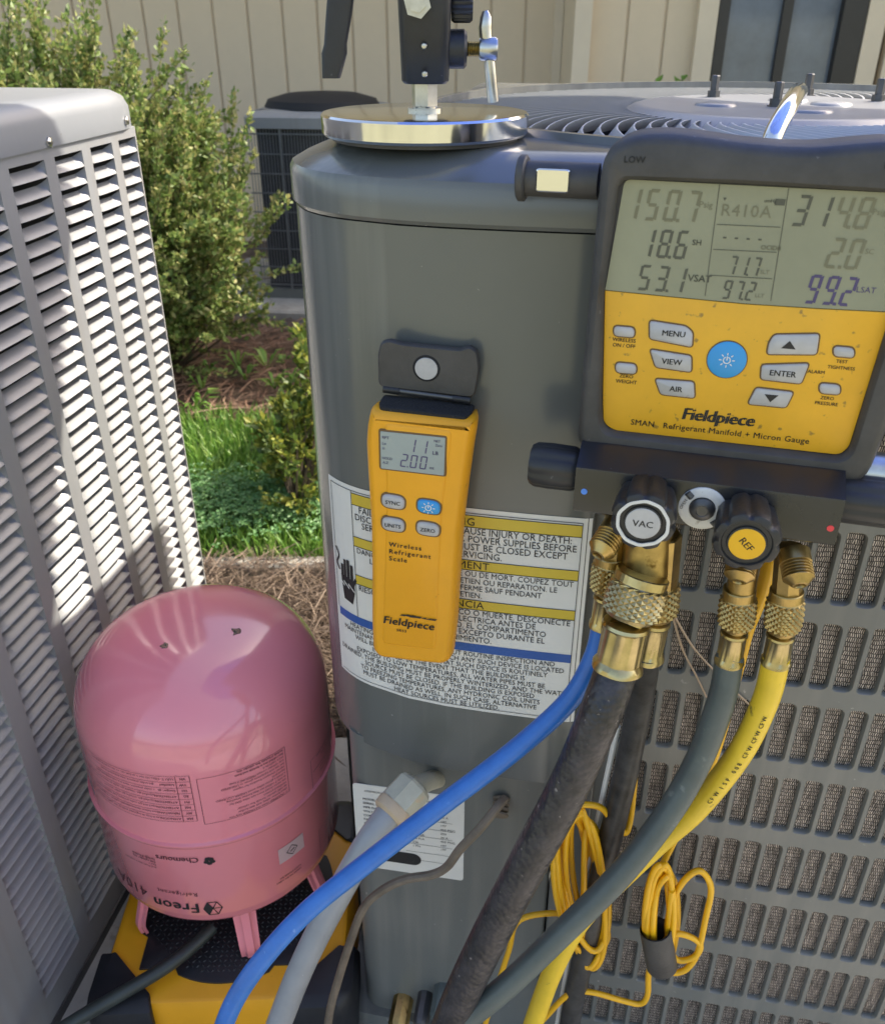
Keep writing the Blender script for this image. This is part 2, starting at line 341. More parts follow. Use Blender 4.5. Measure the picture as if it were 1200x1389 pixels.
# ------------------------------------------------------------------ the setting
PADZ = -.02; GZ = -.05
def struct(o, kind='structure'): o['kind'] = kind; return o
struct(MB().add([(-900, -900, GZ - .03), (900, -900, GZ - .03), (900, 900, GZ - .03), (-900, 900, GZ - .03)], [(0, 1, 2, 3)]).build('ground', M['asphalt'], smooth=0))
def sheet(name, x0, x1, y0, y1, z, m, n=24, amp=.012, kind='structure'):
    mb = MB(); v = []; f = []
    for i in range(n + 1):
        for j in range(n + 1):
            v.append((x0 + (x1-x0)*i/n, y0 + (y1-y0)*j/n, z + random.uniform(-amp, amp)))
    for i in range(n):
        for j in range(n): a = i*(n+1) + j; f.append((a, a + n + 1, a + n + 2, a + 1))
    return struct(mb.add(v, f).build(name, m, smooth=80), kind)
sheet('lawn', -3.5, 4, 1.83, 2.62, GZ - .012, M['lawn'])
sheet('mulch_bed', -3.5, 4, 2.62, 5.4, GZ - .014, M['soil'], 40)
sheet('mulch_strip', -3.5, 4, 1.13, 1.74, GZ - .014, M['soil'], 40)
o = MB().prism(round_poly([(-1.45, -.9), (1.3, -.9), (1.3, 1.16), (-1.45, 1.16)], .03), [(.006, PADZ), (0, PADZ - .008), (0, GZ - .06)], 'xy'); o.build('concrete_pad', M['concrete'])['kind'] = 'structure'
mb = MB(); x = -3.5
v = []
mb.prism(round_poly([(-3.5, 1.755), (4, 1.77), (4, 1.815), (-3.5, 1.80)], .01), [(.008, GZ - .002), (0, GZ - .01), (0, GZ - .06)], 'xy')
struct(mb.build('edging_strip', M['concrete']))

# grass blades, clover, pine straw (uncountable)
def blades(name, n, area, hgt, wd, m, lay=False, label=''):
    v = []; f = []
    for i in range(n):
        x = random.uniform(area[0], area[1]); y = random.uniform(area[2], area[3]); a = random.uniform(0, 6.283); h = random.uniform(*hgt); w2 = wd*random.uniform(.6, 1.2)
        k = len(v)
        if lay:
            d = Vector((math.cos(a), math.sin(a), 0)); q = Vector((-d.y, d.x, 0)); z0 = GZ + random.uniform(-.005, .028); z1 = z0 + random.uniform(-.02, .02); p = Vector((x, y, 0))
            bnd = q*random.uniform(-.2, .2)*h
            A = p + Vector((0, 0, z0)); B = p + d*h*.5 + bnd*.5 + Vector((0, 0, (z0+z1)/2 + .006)); C = p + d*h + Vector((0, 0, z1))
            v += [A - q*w2, A + q*w2 + Vector((0, 0, w2)), B - q*w2, B + q*w2 + Vector((0, 0, w2)), C]; f += [(k, k+1, k+3, k+2), (k+2, k+3, k+4)]
        else:
            d = Vector((math.cos(a), math.sin(a), 0)); q = Vector((-d.y, d.x, 0)); p = Vector((x, y, GZ - .012)); l = random.uniform(.1, .75)*h
            B = p + Vector((0, 0, h*.6)) + d*l*.4; C = p + Vector((0, 0, h*.95)) + d*l
            v += [p - q*w2, p + q*w2, B - q*w2*.8, B + q*w2*.8, C]; f += [(k, k+1, k+3, k+2), (k+2, k+3, k+4)]
    o = MB().add(v, f).build(name, m, smooth=0, recalc=False)
    return tag(o, label, name.replace('_', ' '), kind='stuff')
blades('grass', 17000, (-1.6, .35, 1.79, 2.66), (.03, .075), .0028, M['grass'], label='short green lawn grass between the bush and the paved edge')
blades('pine_straw', 9000, (-1.0, .2, 1.14, 1.75), (.05, .14), .0011, M['needle'], True, 'brown pine straw mulch in front of the lawn')
blades('pine_straw', 7000, (-1.7, .5, 2.6, 4.0), (.06, .16), .0018, M['mulchneedle'], True, 'brown pine straw mulch behind the lawn under the bush')
def clover():
    v = []; f = []
    for i in range(2600):
        x = random.uniform(-1.0, -.15); y = random.gauss(2.02, .08); a0 = random.uniform(0, 6.28); r = random.uniform(.006, .011); z = GZ + random.uniform(.025, .05)
        for q in range(3):
            a = a0 + q*2.094; d = Vector((math.cos(a), math.sin(a), 0)); e = Vector((-d.y, d.x, 0)); p = Vector((x, y, z)); k = len(v)
            v += [p, p + d*r + e*r*.6 + Vector((0, 0, .003)), p + d*r*1.5, p + d*r - e*r*.6 + Vector((0, 0, .003))]; f.append((k, k+1, k+2, k+3))
    return tag(MB().add(v, f).build('clover', M['clover'], smooth=0, recalc=False), 'patch of low clover leaves in the near part of the lawn', 'clover', kind='stuff')
clover()
def weeds(area, n, name, label):
    v = []; f = []
    for i in range(n):
        x = random.uniform(area[0], area[1]); y = random.uniform(area[2], area[3]); h = random.uniform(.03, .09)
        for q in range(9):
            a = random.uniform(0, 6.28); d = Vector((math.cos(a), math.sin(a), 0)); e = Vector((-d.y, d.x, 0)); p = Vector((x, y, GZ)); k = len(v); b = p + d*h*.6 + Vector((0, 0, h*random.uniform(.5, 1)))
            v += [p - e*.002, p + e*.002, b + e*.006, b - e*.006, b + d*h*.5]; f += [(k, k+1, k+2, k+3), (k+3, k+2, k+4)]
    return tag(MB().add(v, f).build(name, M['grass'], smooth=0, recalc=False), label, 'weeds', kind='stuff')
weeds((-1.3, 0, 2.65, 3.2), 26, 'weeds', 'scattered green weeds growing through the far pine straw')

# ------------------------------------------------------------------ house behind
HY = 5.2
house = empty('house', (0, HY, GZ), 'tan house wall of vertical grooved siding with dark windows', 'house')
HT = 2.75
sw = .178
proto = MB().prism(round_poly([(0, 0), (sw - .010, 0), (sw - .010, HT), (0, HT)], 0), [(0, .005), (0, 0), (.003, -.004)]).build('siding_board', M['siding'], house, smooth=0)
def board(x, y): o = share(proto, 'siding_board', house, (x, y, 0)); return o
xs = -2.95; proto.location = (xs, 0, 0)
while xs + sw < .52: xs += sw; board(xs, 0)
# nearer wall bay right of the corner board, with the windows
JY = -.42
MB().box((.655, JY/2 - .02, HT/2), (.08, abs(JY) + .10, HT)).build('corner_board', M['trim'], house, smooth=0)
MB().box((.59, -.03, HT/2), (.045, .05, HT)).build('inner_corner_trim', M['trim'], house, smooth=0)
for k in range(3): board(.70 + k*sw, JY)
WX0, WX1, WZ0 = 1.29, 1.98, .45
MB().box(((WX0+WX1)/2, JY + .02, WZ0/2), (WX1 - WX0, .04, WZ0)).build('sill_panel', M['siding'], house, smooth=0)
MB().box((3.0, JY + .06, HT/2), (3.6, .04, HT)).build('backing_wall', M['siding'], house, smooth=0)
MB().box((-.9, .022, HT/2), (4.4, .03, HT)).build('backing_wall', M['siding'], house, smooth=0)
MB().box((.96, JY + .022, HT/2), (.60, .03, HT)).build('backing_wall', M['siding'], house, smooth=0)
def window(x0, x1, z0, z1, mulls):
    wn = MB()
    y = JY
    t = .05
    for (a, b, c, d) in ((x0, z0, x0 + t, z1), (x1 - t*2.2, z0, x1, z1), (x0, z0 - .04, x1, z0), (x0, z1, x1, z1 + .05)):
        wn.box(((a+c)/2, y - .01, (b+d)/2), (abs(c-a), .06, abs(d-b)))
    fr = wn.build('window', M['frame'], house, smooth=0)
    MB().box((x0 - .05, y - .02, (z0+z1)/2), (.09, .05, z1 - z0 + .2)).build('casing', M['trim'], fr, smooth=0)
    MB().box((x1 + .05, y - .02, (z0+z1)/2), (.09, .05, z1 - z0 + .2)).build('casing', M['trim'], fr, smooth=0)
    xs = [x0 + t] + mulls + [x1 - t*2.2]
    for i in range(len(xs) - 1):
        MB().box(((xs[i]+xs[i+1])/2, y + .005, (z0+z1)/2), (xs[i+1]-xs[i] - .004, .008, z1-z0 - .004)).build('pane', M['glass'], fr, smooth=0)
    for m_ in mulls: MB().box((m_, y - .008, (z0+z1)/2), (.045, .04, z1-z0)).build('mullion', M['frame'], fr, smooth=0)
    for k in range(9):                          # pale blind slats behind the right pane
        MB().box((xs[-2]*.5 + xs[-1]*.5 + .05, y + .03, z0 + .2 + k*.11), (xs[-1]-xs[-2] - .18, .006, .05)).build('blind_slat', M['trim'], fr, smooth=0)
window(WX0, WX1, WZ0, 2.1, [1.615])
window(2.20, 2.95, WZ0 + .05, 2.1, [2.58])
rf = MB().prism([(-4.2, 0), (5, 0), (5, .16), (-4.2, .16)], [(0, -1.0), (0, -.97)]); rf.v = [p + Vector((0, 0, HT)) for p in rf.v]
rf.build('fascia_board', M['trim'], house, smooth=0)
MB().add([(-4.2, -1.02, HT + .15), (5, -1.02, HT + .15), (5, 2.2, HT + 1.3), (-4.2, 2.2, HT + 1.3), (-4.2, -1.02, HT + .12), (5, -1.02, HT + .12), (5, 2.2, HT + 1.26), (-4.2, 2.2, HT + 1.26)], [(0, 1, 2, 3), (7, 6, 5, 4), (0, 4, 5, 1), (1, 5, 6, 2), (2, 6, 7, 3), (3, 7, 4, 0)]).build('roof', M['asphalt'], house, smooth=0)
MB().add([(-4.2, -.97, HT + .02), (5, -.97, HT + .02), (5, .1, HT + .02), (-4.2, .1, HT + .02)], [(0, 1, 2, 3)]).build('soffit', M['trim'], house, smooth=0)

# ------------------------------------------------------------------ far condenser
def far_unit():
    p = at_y(415, 385, 3.75); F = Fr((-.50, 4.05, GZ), 6)
    r = empty('condensing_unit', F, 'small dark condensing unit with wire guard standing by the house wall', 'condensing unit')
    MB().prism(round_poly([(-.55, -.45), (.55, -.45), (.55, .45), (-.55, .45)], .03), [(.01, .06), (0, .05), (0, -.03)], 'xy').build('concrete_base', M['concrete'], r)
    H = .80; hw = .26
    rr = round_poly([(-hw, -hw), (hw, -hw), (hw, hw), (-hw, hw)], .05)
    MB().prism(rr, [(.0, .06), (0, .10)], 'xy').build('base_pan', M['paintA2'], r)
    MB().prism(offset(ccw(rr), .03), [(0, .10), (0, H - .03)], 'xy').build('coil', mat('far_coil', (.085, .085, .092), .5, metal=.4), r)
    MB().prism(rr, [(-.01, H - .06), (-.012, H - .02), (.02, H), (.06, H + .004)], 'xy').build('top_cover', M['paintB'], r)
    MB().lathe([(.24, H + .004), (.225, H + .03), (.15, H + .05), (.04, H + .058)], seg=40).build('fan_guard', M['dark'], r)
    g = MB()
    for k in range(41):
        x = -hw + .01 + k*(2*hw - .02)/40; g.box((x, -hw, (H + .04)/2 + .03), (.0026, .0026, H - .16))
        g.box((hw, x, (H + .04)/2 + .03), (.0026, .0026, H - .16))
    for k in range(9):
        z = .12 + k*(H - .2)/8; g.box((0, -hw - .003, z), (2*hw, .004, .005)); g.box((hw + .003, 0, z), (.004, 2*hw, .005))
    for x in (-.12, .12): g.box((x, -hw - .004, H/2 + .03), (.008, .005, H - .14))
    tag(g.build('wire_guard', mat('far_wire', (.20, .21, .22), .4, metal=.5), r, smooth=0), kind='stuff')
far_unit()

# ------------------------------------------------------------------ bush and shrubs
def leaf_mesh(specs, size, m, name, parent, fold=.25):
    v = []; f = []
    for p, d in specs:
        d = d.normalized(); l = size*random.uniform(.6, 1.3); q = d.cross(Vector((random.gauss(0, 1), random.gauss(0, 1), random.gauss(0, 1))))
        if q.length < 1e-4: continue
        q.normalize(); n = d.cross(q); k = len(v); wv = l*.30
        v += [p, p + d*l*.5 + q*wv + n*wv*fold, p + d*l, p + d*l*.5 - q*wv + n*wv*fold]; f.append((k, k+1, k+2)); f.append((k, k+2, k+3))
    return MB().add(v, f).build(name, m, parent, smooth=0, recalc=False)
def bush(name, base, shells, ntw, lpt, lsize, m, label, cat='bush', tw=.18, droop=0):
    r = empty(name, base, label, cat); specs = []; tubes = MB()
    for i in range(ntw):
        c, e = random.choices([s[:2] for s in shells], [s[2] for s in shells])[0]
        while True:
            u = Vector((random.uniform(-1, 1), random.uniform(-1, 1), random.uniform(-1, 1)))
            if .25 < u.length < 1: break
        u = u.normalized()*(.35 + .65*random.random()**.6)
        p = Vector(c) + Vector((u.x*e[0], u.y*e[1], u.z*e[2]))
        if p.z < .02: continue
        d = (Vector((u.x, u.y, u.z*.7 + .55)) + Vector((random.gauss(0, .35), random.gauss(0, .35), random.gauss(0, .3)))).normalized()
        L = tw*random.uniform(.5, 1.5); pts = [p + d*L*t + Vector((0, 0, .25*L*t*t - droop*L*t*t)) for t in (0, .33, .66, 1)]
        stem = Vector((0, 0, 0)) + Vector((p.x, p.y, 0))*.35 + Vector((0, 0, p.z*.3))
        if i % 3 == 0: tubes.tube([Vector((0, 0, 0)), stem, p], [.006, .004, .002], 4, False)
        tubes.tube(pts, [.0022, .0017, .0012, .0006], 3, False)
        n = int(lpt*L/tw)
        for k in range(n):
            t = random.random()**.8; q = pts[0].lerp(pts[3], t) + Vector((random.gauss(0, .006), random.gauss(0, .006), random.gauss(0, .006)))
            specs.append((q, d*.6 + Vector((random.gauss(0, .6), random.gauss(0, .6), random.gauss(.15, .5)))))
    tubes.build('stems', M['bark'], r, smooth=0, recalc=False)['kind'] = 'stuff'
    leaf_mesh(specs, lsize, m, 'foliage', r)['kind'] = 'stuff'
    return r
b0 = at_y(225, 470, 3.05); b0.z = GZ
bush('bush', b0, [((-.38, 0, .52), (.50, .42, .44), 5), ((-.02, -.08, .42), (.27, .30, .38), 3.4), ((-.85, .1, .56), (.5, .4, .40), 3), ((-.25, 0, .72), (.46, .3, .24), 1.8), ((.10, -.05, .42), (.27, .25, .34), 2)], 1900, 66, .021, M['leaf'], 'large loose green and bronze bush between the louvered unit and house wall', tw=.17)
b1 = at_y(402, 690, 2.02); b1.z = GZ
bush('shrub', b1, [((.02, .05, .12), (.06, .13, .11), 2.4), ((.06, .25, .20), (.065, .15, .17), 2.5), ((.10, .48, .24), (.075, .16, .18), 2)], 190, 32, .024, M['leafy'], 'narrow yellow-green shrub growing along the left side of the grey unit', 'shrub', tw=.075)
for (a, b, nm) in ((888, 97, 'small green sprig nearest the left edge of the window wall'), (925, 95, 'small green sprig standing just below the window corner')):
    c0 = at_y(a, b + 12, 4.45); base = Vector((c0.x, c0.y, GZ)); r = empty('sprig', base, nm, 'plant', 'weed sprigs under the window'); sp = []
    st = MB(); top = c0.z - GZ; st.tube([(0, 0, 0), (.01, 0, top*.6), (0, 0, top)], [.006, .005, .003], 5)
    st.build('stem', M['bark'], r)
    v = []; f = []
    for k in range(34):
        a_ = random.uniform(0, 6.28); l = random.uniform(.07, .13); h0 = top - random.uniform(0, .25); d = Vector((math.cos(a_), math.sin(a_), random.uniform(.1, .9))).normalized(); q = d.cross(Vector((0, 0, 1))).normalized(); p = Vector((0, 0, h0)); i = len(v)
        v += [p, p + d*l*.5 + q*l*.13, p + d*l - Vector((0, 0, .02)), p + d*l*.5 - q*l*.13]; f += [(i, i+1, i+2), (i, i+2, i+3)]
    MB().add(v, f).build('foliage', M['grass'], r, smooth=0, recalc=False)
# ------------------------------------------------------------------ grey condenser (the one being serviced)
A = Fr((.30, .93, 0), 10)
ua = empty('condensing_unit', A, 'dark grey glossy condensing unit carrying the warning label, fan grille on top', 'condensing unit')
# footprint of the service panel, right edge to rounded left corner
pf = [Vector((-.1205, -.349)), Vector((-.1215, -.3555)), Vector((-.1255, -.3575)), Vector((-.16, -.3578)), Vector((-.20, -.3572)), Vector((-.24, -.3555)), Vector((-.275, -.351)), Vector((-.302, -.343))]
for k in range(1, 11):
    t = k/10; p0, p1, p2 = Vector((-.302, -.343)), Vector((-.358, -.330)), Vector((-.3765, -.262)); pf.append((1-t)**2*p0 + 2*t*(1-t)*p1 + t*t*p2)
pf.append(Vector((-.377, -.24)))
hx1, hy1 = .420, .410; FC = Vector((.025, .025))
corner = [(p.x, p.y) for p in pf[2:]]
foot = ccw(corner + [(-.377, .0)] + [tuple(p) for p in round_poly([(-.377, hy1), (hx1, hy1), (hx1, -.3578)], .07, 6)])
N = 220
def capring(ins, z): return [Vector((p.x, p.y, z)) for p in polar(offset(foot, ins), N, FC)]
def circ(r, z): return [Vector((FC.x + r*math.cos(2*math.pi*k/N), FC.y + r*math.sin(2*math.pi*k/N), z)) for k in range(N)]
MB().loops([capring(.006, .9545), capring(-.001, .9545), capring(-.003, .9575), capring(-.003, .979), capring(-.0005, .984), capring(.012, .9905), capring(.034, .9985), capring(.042, 1.0), circ(.348, 1.0), circ(.345, 1.005), circ(.337, 1.005), circ(.335, .968)], True, False, False).build('top_cap', M['paintA'], ua, smooth=30)
PB, PT = .445, .9532
out = pf + [Vector((-.30, -.24)), Vector((-.30, -.30)), Vector((-.1205, -.30))]
MB().prism(out, [(.003, PB), (0, PB + .003), (0, PT)], 'xy').build('service_panel', M['paintA'], ua, smooth=40)
acc = [0]
for i in range(1, len(pf)): acc.append(acc[-1] + (pf[i] - pf[i-1]).length)
def panel_at(s_, off=.0006):                    # s measured from the right edge along the panel
    i = max(j for j in range(len(acc) - 1) if acc[j] <= max(s_, 0)); t = (s_ - acc[i])/(acc[i+1] - acc[i]); d = (pf[i+1] - pf[i]).normalized()
    def nrm(j):
        a = pf[max(j-1, 0)]; b = pf[min(j+1, len(pf)-1)]; q = (b - a).normalized(); return Vector((q.y, -q.x))
    n = nrm(i).lerp(nrm(i+1), t); n.normalize()
    if n.y > .5: n = -n
    p = pf[i].lerp(pf[i+1], t) + n*off; return p
# lower body
lo = round_poly([(-.347, -.335), (-.132, -.335), (-.132, .2), (-.347, .2)], [.03, .004, .004, .004], 6)
MB().prism(lo, [(0, PB + .01), (0, .0), (.004, -.004)], 'xy').build('lower_panel', M['paintA2'], ua, smooth=40)
MB().prism(round_poly([(-.372, -.345), (.415, -.350), (.415, .405), (-.372, .405)], .03, 5), [(0, .006), (0, -.014), (.008, -.0199)], 'xy').build('base_pan', M['paintA2'], ua)
MB().prism(round_poly([(-.1305, -.343), (-.098, -.349), (-.098, -.30), (-.1305, -.30)], .003), [(0, .006), (0, .953)], 'xy').build('corner_post', M['paintA2'], ua)
# stamped coil guard: slotted plates
def guard(x0, ncol, rows, pitch, sw_, y, xl, xr, zb, zt, dep=.007):
    mb = MB(); slots = [(x0 + k*pitch, x0 + k*pitch + sw_) for k in range(ncol)]
    xs = [xl] + [(slots[k][1] + slots[k+1][0])/2 for k in range(ncol - 1)] + [xr]
    zr = [zb] + [(rows[k][1] + rows[k+1][0])/2 for k in range(len(rows) - 1)] + [zt]
    for r_ in range(len(rows)):
        for k in range(ncol):
            a, b = slots[k]; c, d = rows[r_]
            h = ccw(round_poly([(a, c), (b, c), (b, d), (a, d)], [.004, .0074, .0074, .004], 5)); n = len(h)
            X0, X1, Z0, Z1 = xs[k], xs[k+1], zr[r_], zr[r_+1]; cx, cz = (a+b)/2, (c+d)/2
            o = []
            for p in h:
                inx = (p[0] - a) < .0066 or (b - p[0]) < .0066; 
                o.append(Vector((X0 if p[0] < cx else X1, Z0 if p[1] < cz else Z1)))
            q = [Vector((p[0], p[1])) for p in h]; qi = offset([tuple(p) for p in q], .0013)
            L = [[Vector((p.x, y, p.y)) for p in o], [Vector((p.x, y, p.y)) for p in q], [Vector((p.x, y + .0016, p.y)) for p in qi], [Vector((p.x, y + dep, p.y)) for p in qi]]
            mb.loops(L, True, False, False)
    # drop the zero-area faces made where the outer corner repeats
    mb.f = [f for f in mb.f if len({tuple(round(c, 6) for c in mb.v[i]) for i in f}) > 2]
    return mb
rows = [(.036 + k*.0858 - .052, .036 + k*.0858 + .016) for k in range(1, 11)]
g = guard(-.0870, 25, rows, .0194, .0162, -.3455, -.098, .415, .006, .953, .0056)
g.build('coil_guard', M['paintA2'], ua, smooth=50)
def uvplane(name, o, ux, uz, w_, h_, m, parent):
    ob = MB().add([o, Vector(o) + Vector(ux)*w_, Vector(o) + Vector(ux)*w_ + Vector(uz)*h_, Vector(o) + Vector(uz)*h_], [(0, 1, 2, 3)]).build(name, m, parent, smooth=0)
    l = ob.data.uv_layers.new(name='UV')
    for lp in ob.data.loops:
        c = ob.data.vertices[lp.vertex_index].co - Vector(o); l.data[lp.index].uv = (c.dot(Vector(ux)), c.dot(Vector(uz)))
    return ob
uvplane('coil_face', (-.098, -.3401, .0), (1, 0, 0), (0, 0, 1), .51, .95, M['fins'], ua)
g = guard(-.225, 33, rows, .0185, .0130, 0, -.237, .395, .006, .953, .0045)
g.mapv(lambda p: (-.3745 + p.y, p.x, p.z)); g.build('side_guard', M['paintA2'], ua, smooth=50)
uvplane('coil_face', (-.368, .395, .0), (0, -1, 0), (0, 0, 1), .63, .95, M['fins'], ua)
MB().box((.02, .403, .475), (.78, .01, .955)).build('rear_panel', M['paintA2'], ua); MB().box((.4165, .03, .475), (.006, .73, .955)).build('side_panel', M['paintA2'], ua)
# fan well, vanes, hub
MB().lathe([(.335, .985), (.334, .80), (0.001, .80)], (FC.x, FC.y, 0), seg=64, cap=False).build('fan_well', M['dark'], ua)
for k in range(3):
    a = k*2.094 + .5; bl = MB(); L = []
    for i in range(7):
        r_ = .06 + i*.042; wd = .05 + i*.012
        L.append([Vector((FC.x + r_*math.cos(a - wd/r_*.5), FC.y + r_*math.sin(a - wd/r_*.5), .855)), Vector((FC.x + r_*math.cos(a + wd/r_*.5), FC.y + r_*math.sin(a + wd/r_*.5), .90))])
    bl.loops(L, False, False, False).build('fan_blade', M['darksteel'], ua)
NV = 92; L = []
for i in range(13):
    t = i/12; r_ = .128 + t*(.3365 - .128); a = .62*t**1.15; zc = .9935 + .003*math.sin(t*math.pi) - .001*t
    e = Vector((math.cos(a), math.sin(a), 0)); tg = Vector((-e.y, e.x, 0)); p = e*r_; p.z = zc; hh = Vector((0, 0, .0056)) + tg*.0055
    n_ = tg*.0009
    L.append([p - hh - n_, p - hh + n_, p + hh + n_, p + hh - n_])
van = MB().loops(L).build('fan_vane', M['paintVane'], ua, smooth=30); van.location = (FC.x, FC.y, 0)
for k in range(1, NV): share(van, 'fan_vane', ua, (FC.x, FC.y, 0), (0, 0, 2*math.pi*k/NV))
MB().lathe([(.162, .987), (.162, .991), (.140, 1.0025), (.134, 1.004), (.130, 1.0035), (.05, 1.0025), (.0005, 1.0025)], (FC.x, FC.y, 0), seg=72, cap=False).build('fan_hub', M['paintTop'], ua, smooth=30)
for i, (a, b) in enumerate(((967, 132), (1052, 144), (1094, 129), (1190, 138))):
    p = A.I @ at_z(a, b, 1.0025); bo = MB()
    bo.lathe([(.0085, 0), (.0085, .001), (.0066, .001), (.0066, .007), (.0045, .007), (.0045, .021), (.0038, .022)], p, seg=6).build('hub_bolt', M['darksteel'], ua, smooth=25)
for (x, y) in ((.02, -.055), (.055, .03), (-.06, .0), (.02, .07)):
    MB().lathe([(.021, 1.002), (.019, 1.0045), (.013, 1.0055), (.001, 1.0058)], (x + FC.x, y + FC.y, 0), seg=24).build('hub_boss', M['paintTop'], ua, smooth=60)

# warning label on the service panel
WS0, WW, WZT, WH = .008, .234, .7375, .210        # right margin, width, top, height
def lab_map(off): return lambda p: (lambda q: (q.x, q.y, WZT - WH + p.y))(panel_at(WS0 + WW - p.x, off))
mb = MB(); n = 40
for i in range(n): mb.add([(WW*i/n, 0, 0), (WW*(i+1)/n, 0, 0), (WW*(i+1)/n, WH, 0), (WW*i/n, WH, 0)], [(0, 1, 2, 3)])
lab = mb.mapv(lab_map(.0006)).build('warning_label', M['white'], ua, smooth=60)
def strips(mb, x0, y0, x1, y1, n=14):
    for i in range(n): quad(mb, x0 + (x1-x0)*i/n, y0, x0 + (x1-x0)*(i+1)/n, y1)
fy = lambda f_: WH*(1 - f_)
cx0, cx1 = .031, WW - .0075
for (a, b) in ((.030, .082), (.232, .278), (.420, .466)):
    q = MB(); strips(q, cx0, fy(b), cx1, fy(a)); q.mapv(lab_map(.0009)).build('yellow_band', M['band'], lab, smooth=60)
q = MB(); strips(q, .005, fy(.682), cx1, fy(.640), 24); q.mapv(lab_map(.0009)).build('blue_band', M['lblue'], lab, smooth=60)
tx = MB(); th = .0062
def para(lines, f0, f1, x0, x1, ref, refw):
    k = refw/glyphs(ref)[2]
    for i, s_ in enumerate(lines):
        yy = fy(f0 + (f1 - f0)*(i + .78)/len(lines)); v_, f_, wd = glyphs(s_, k, align='CENTER'); hs = .0064/k*1.0
        tx.add([Vector((p.x + (x0+x1)/2, yy + p.y*.93*hs if False else yy + p.y*1.15, 0)) for p in v_], f_)
ref = 'DISCONNECT ALL ELECTRIC POWER SUPPLIES BEFORE'; rw = cx1 - cx0 - .006
for s_, f_ in (('WARNING', .074), ('AVERTISSEMENT', .270), ('ADVERTENCIA', .458)):
    text(tx, s_, (cx0+cx1)/2 - .012, fy(f_), .0098, align='CENTER', spacing=1.05)
para(['FAILURE TO DO SO CAN CAUSE INJURY OR DEATH:', ref, 'SERVICING. EQUIPMENT MUST BE CLOSED EXCEPT', 'DURING SERVICING.'], .086, .228, cx0, cx1, ref, rw)
para(["DANGER DE CHOC ELECTRIQUE OU DE MORT. COUPEZ TOUT", "LE COURANT AVANT ENTRETIEN OU REPARATION. LE", "COFFRET DOIT RESTER FERME SAUF PENDANT", "L'ENTRETIEN."], .282, .416, cx0, cx1, "DANGER DE CHOC ELECTRIQUE OU DE MORT. COUPEZ TOUT", rw)
para(["RIESGO DE CHOQUE ELECTRICO O MUERTE. DESCONECTE", "TODA LA ENERGIA ELECTRICA ANTES DE", "DAR SERVICIO TECNICO. EL COMPARTIMENTO", "DEBE ESTAR CERRADO EXCEPTO DURANTE EL", "MANTENIMIENTO."], .470, .636, cx0, cx1, "RIESGO DE CHOQUE ELECTRICO O MUERTE. DESCONECTE", rw)
para(['HEATING UNITS INSTALLED WITHOUT ROUTINE INSPECTION AND', 'MAINTENANCE IN BUILDINGS IN WHICH ANY SUCH DEVICE IS LOCATED', 'WILL BE VACANT. CONFIRM THAT SUCH DEVICE IS ROUTINELY', 'INSPECTED. IN THE EVENT THAT THE BUILDING IS', 'EXPOSED TO LOW TEMPERATURES, ALL WATER PIPES MUST BE', 'DRAINED, THE BUILDING MUST BE PROPERLY WINTERIZED, AND THE WATER', 'SOURCE MUST BE CLOSED. IF THE BUILDING IS EXPOSED', 'TO FREEZING TEMPERATURES, ANY HYDRONIC COIL UNITS', 'MUST BE DRAINED AS WELL. IN SUCH CASE, ALTERNATIVE', 'HEAT SOURCES MUST BE UTILIZED.'], .684, .985, .004, WW - .004, 'DRAINED, THE BUILDING MUST BE PROPERLY WINTERIZED, AND THE WATER', WW - .012)
# frame lines and the shock symbol
for (a, b, c, d) in ((.004, fy(.64), .0046, WH - .004), (cx0 - .0006, fy(.64), cx0, WH - .004), (cx1, .004, cx1 + .0005, WH - .004)): quad(tx, a, b, c, d)
strips(tx, .004, WH - .0046, cx1, WH - .004, 20); strips(tx, .004, .0035, cx1, .004, 20)
for f_ in (.03, .082, .232, .278, .42, .466): strips(tx, cx0, fy(f_) - .0003, cx1, fy(f_) + .0003, 14)
hx, hy = .0195, .105
poly2(tx, [(hx - .007, hy), (hx - .005, hy - .016), (hx + .006, hy - .018), (hx + .0095, hy - .004), (hx + .009, hy + .008), (hx - .008, hy + .010)])
for i, (dx, l) in enumerate(((-.0075, .014), (-.0035, .020), (.0008, .021), (.005, .017))): quad(tx, hx + dx, hy + .007, hx + dx + .0033, hy + .007 + l)
poly2(tx, [(hx + .008, hy), (hx + .0125, hy + .010), (hx + .0105, hy + .012), (hx + .006, hy + .004)])
sq = catmull([(.0058, hy + .036, 0), (.0098, hy + .028, 0), (.0062, hy + .020, 0), (.0098, hy + .013, 0)], 6)
for i in range(len(sq) - 1): quad(tx, min(sq[i].x, sq[i+1].x) - .0008, min(sq[i].y, sq[i+1].y), max(sq[i].x, sq[i+1].x) + .0008, max(sq[i].y, sq[i+1].y))
tx.mapv(lab_map(.0012)).build('lettering', M['inkblack'], lab, smooth=0)
q = MB(); zz = [(-.009, .004), (-.003, -.001), (-.004, .004), (.003, -.002), (.002, .003), (.010, -.004)]
for i in range(len(zz) - 1): a, b = zz[i], zz[i+1]; poly2(q, [(hx + a[0], hy + a[1] - .0007), (hx + b[0], hy + b[1] - .0007), (hx + b[0], hy + b[1] + .0007), (hx + a[0], hy + a[1] + .0007)])
q.mapv(lab_map(.0015)).build('lightning_mark', M['white'], lab, smooth=0)

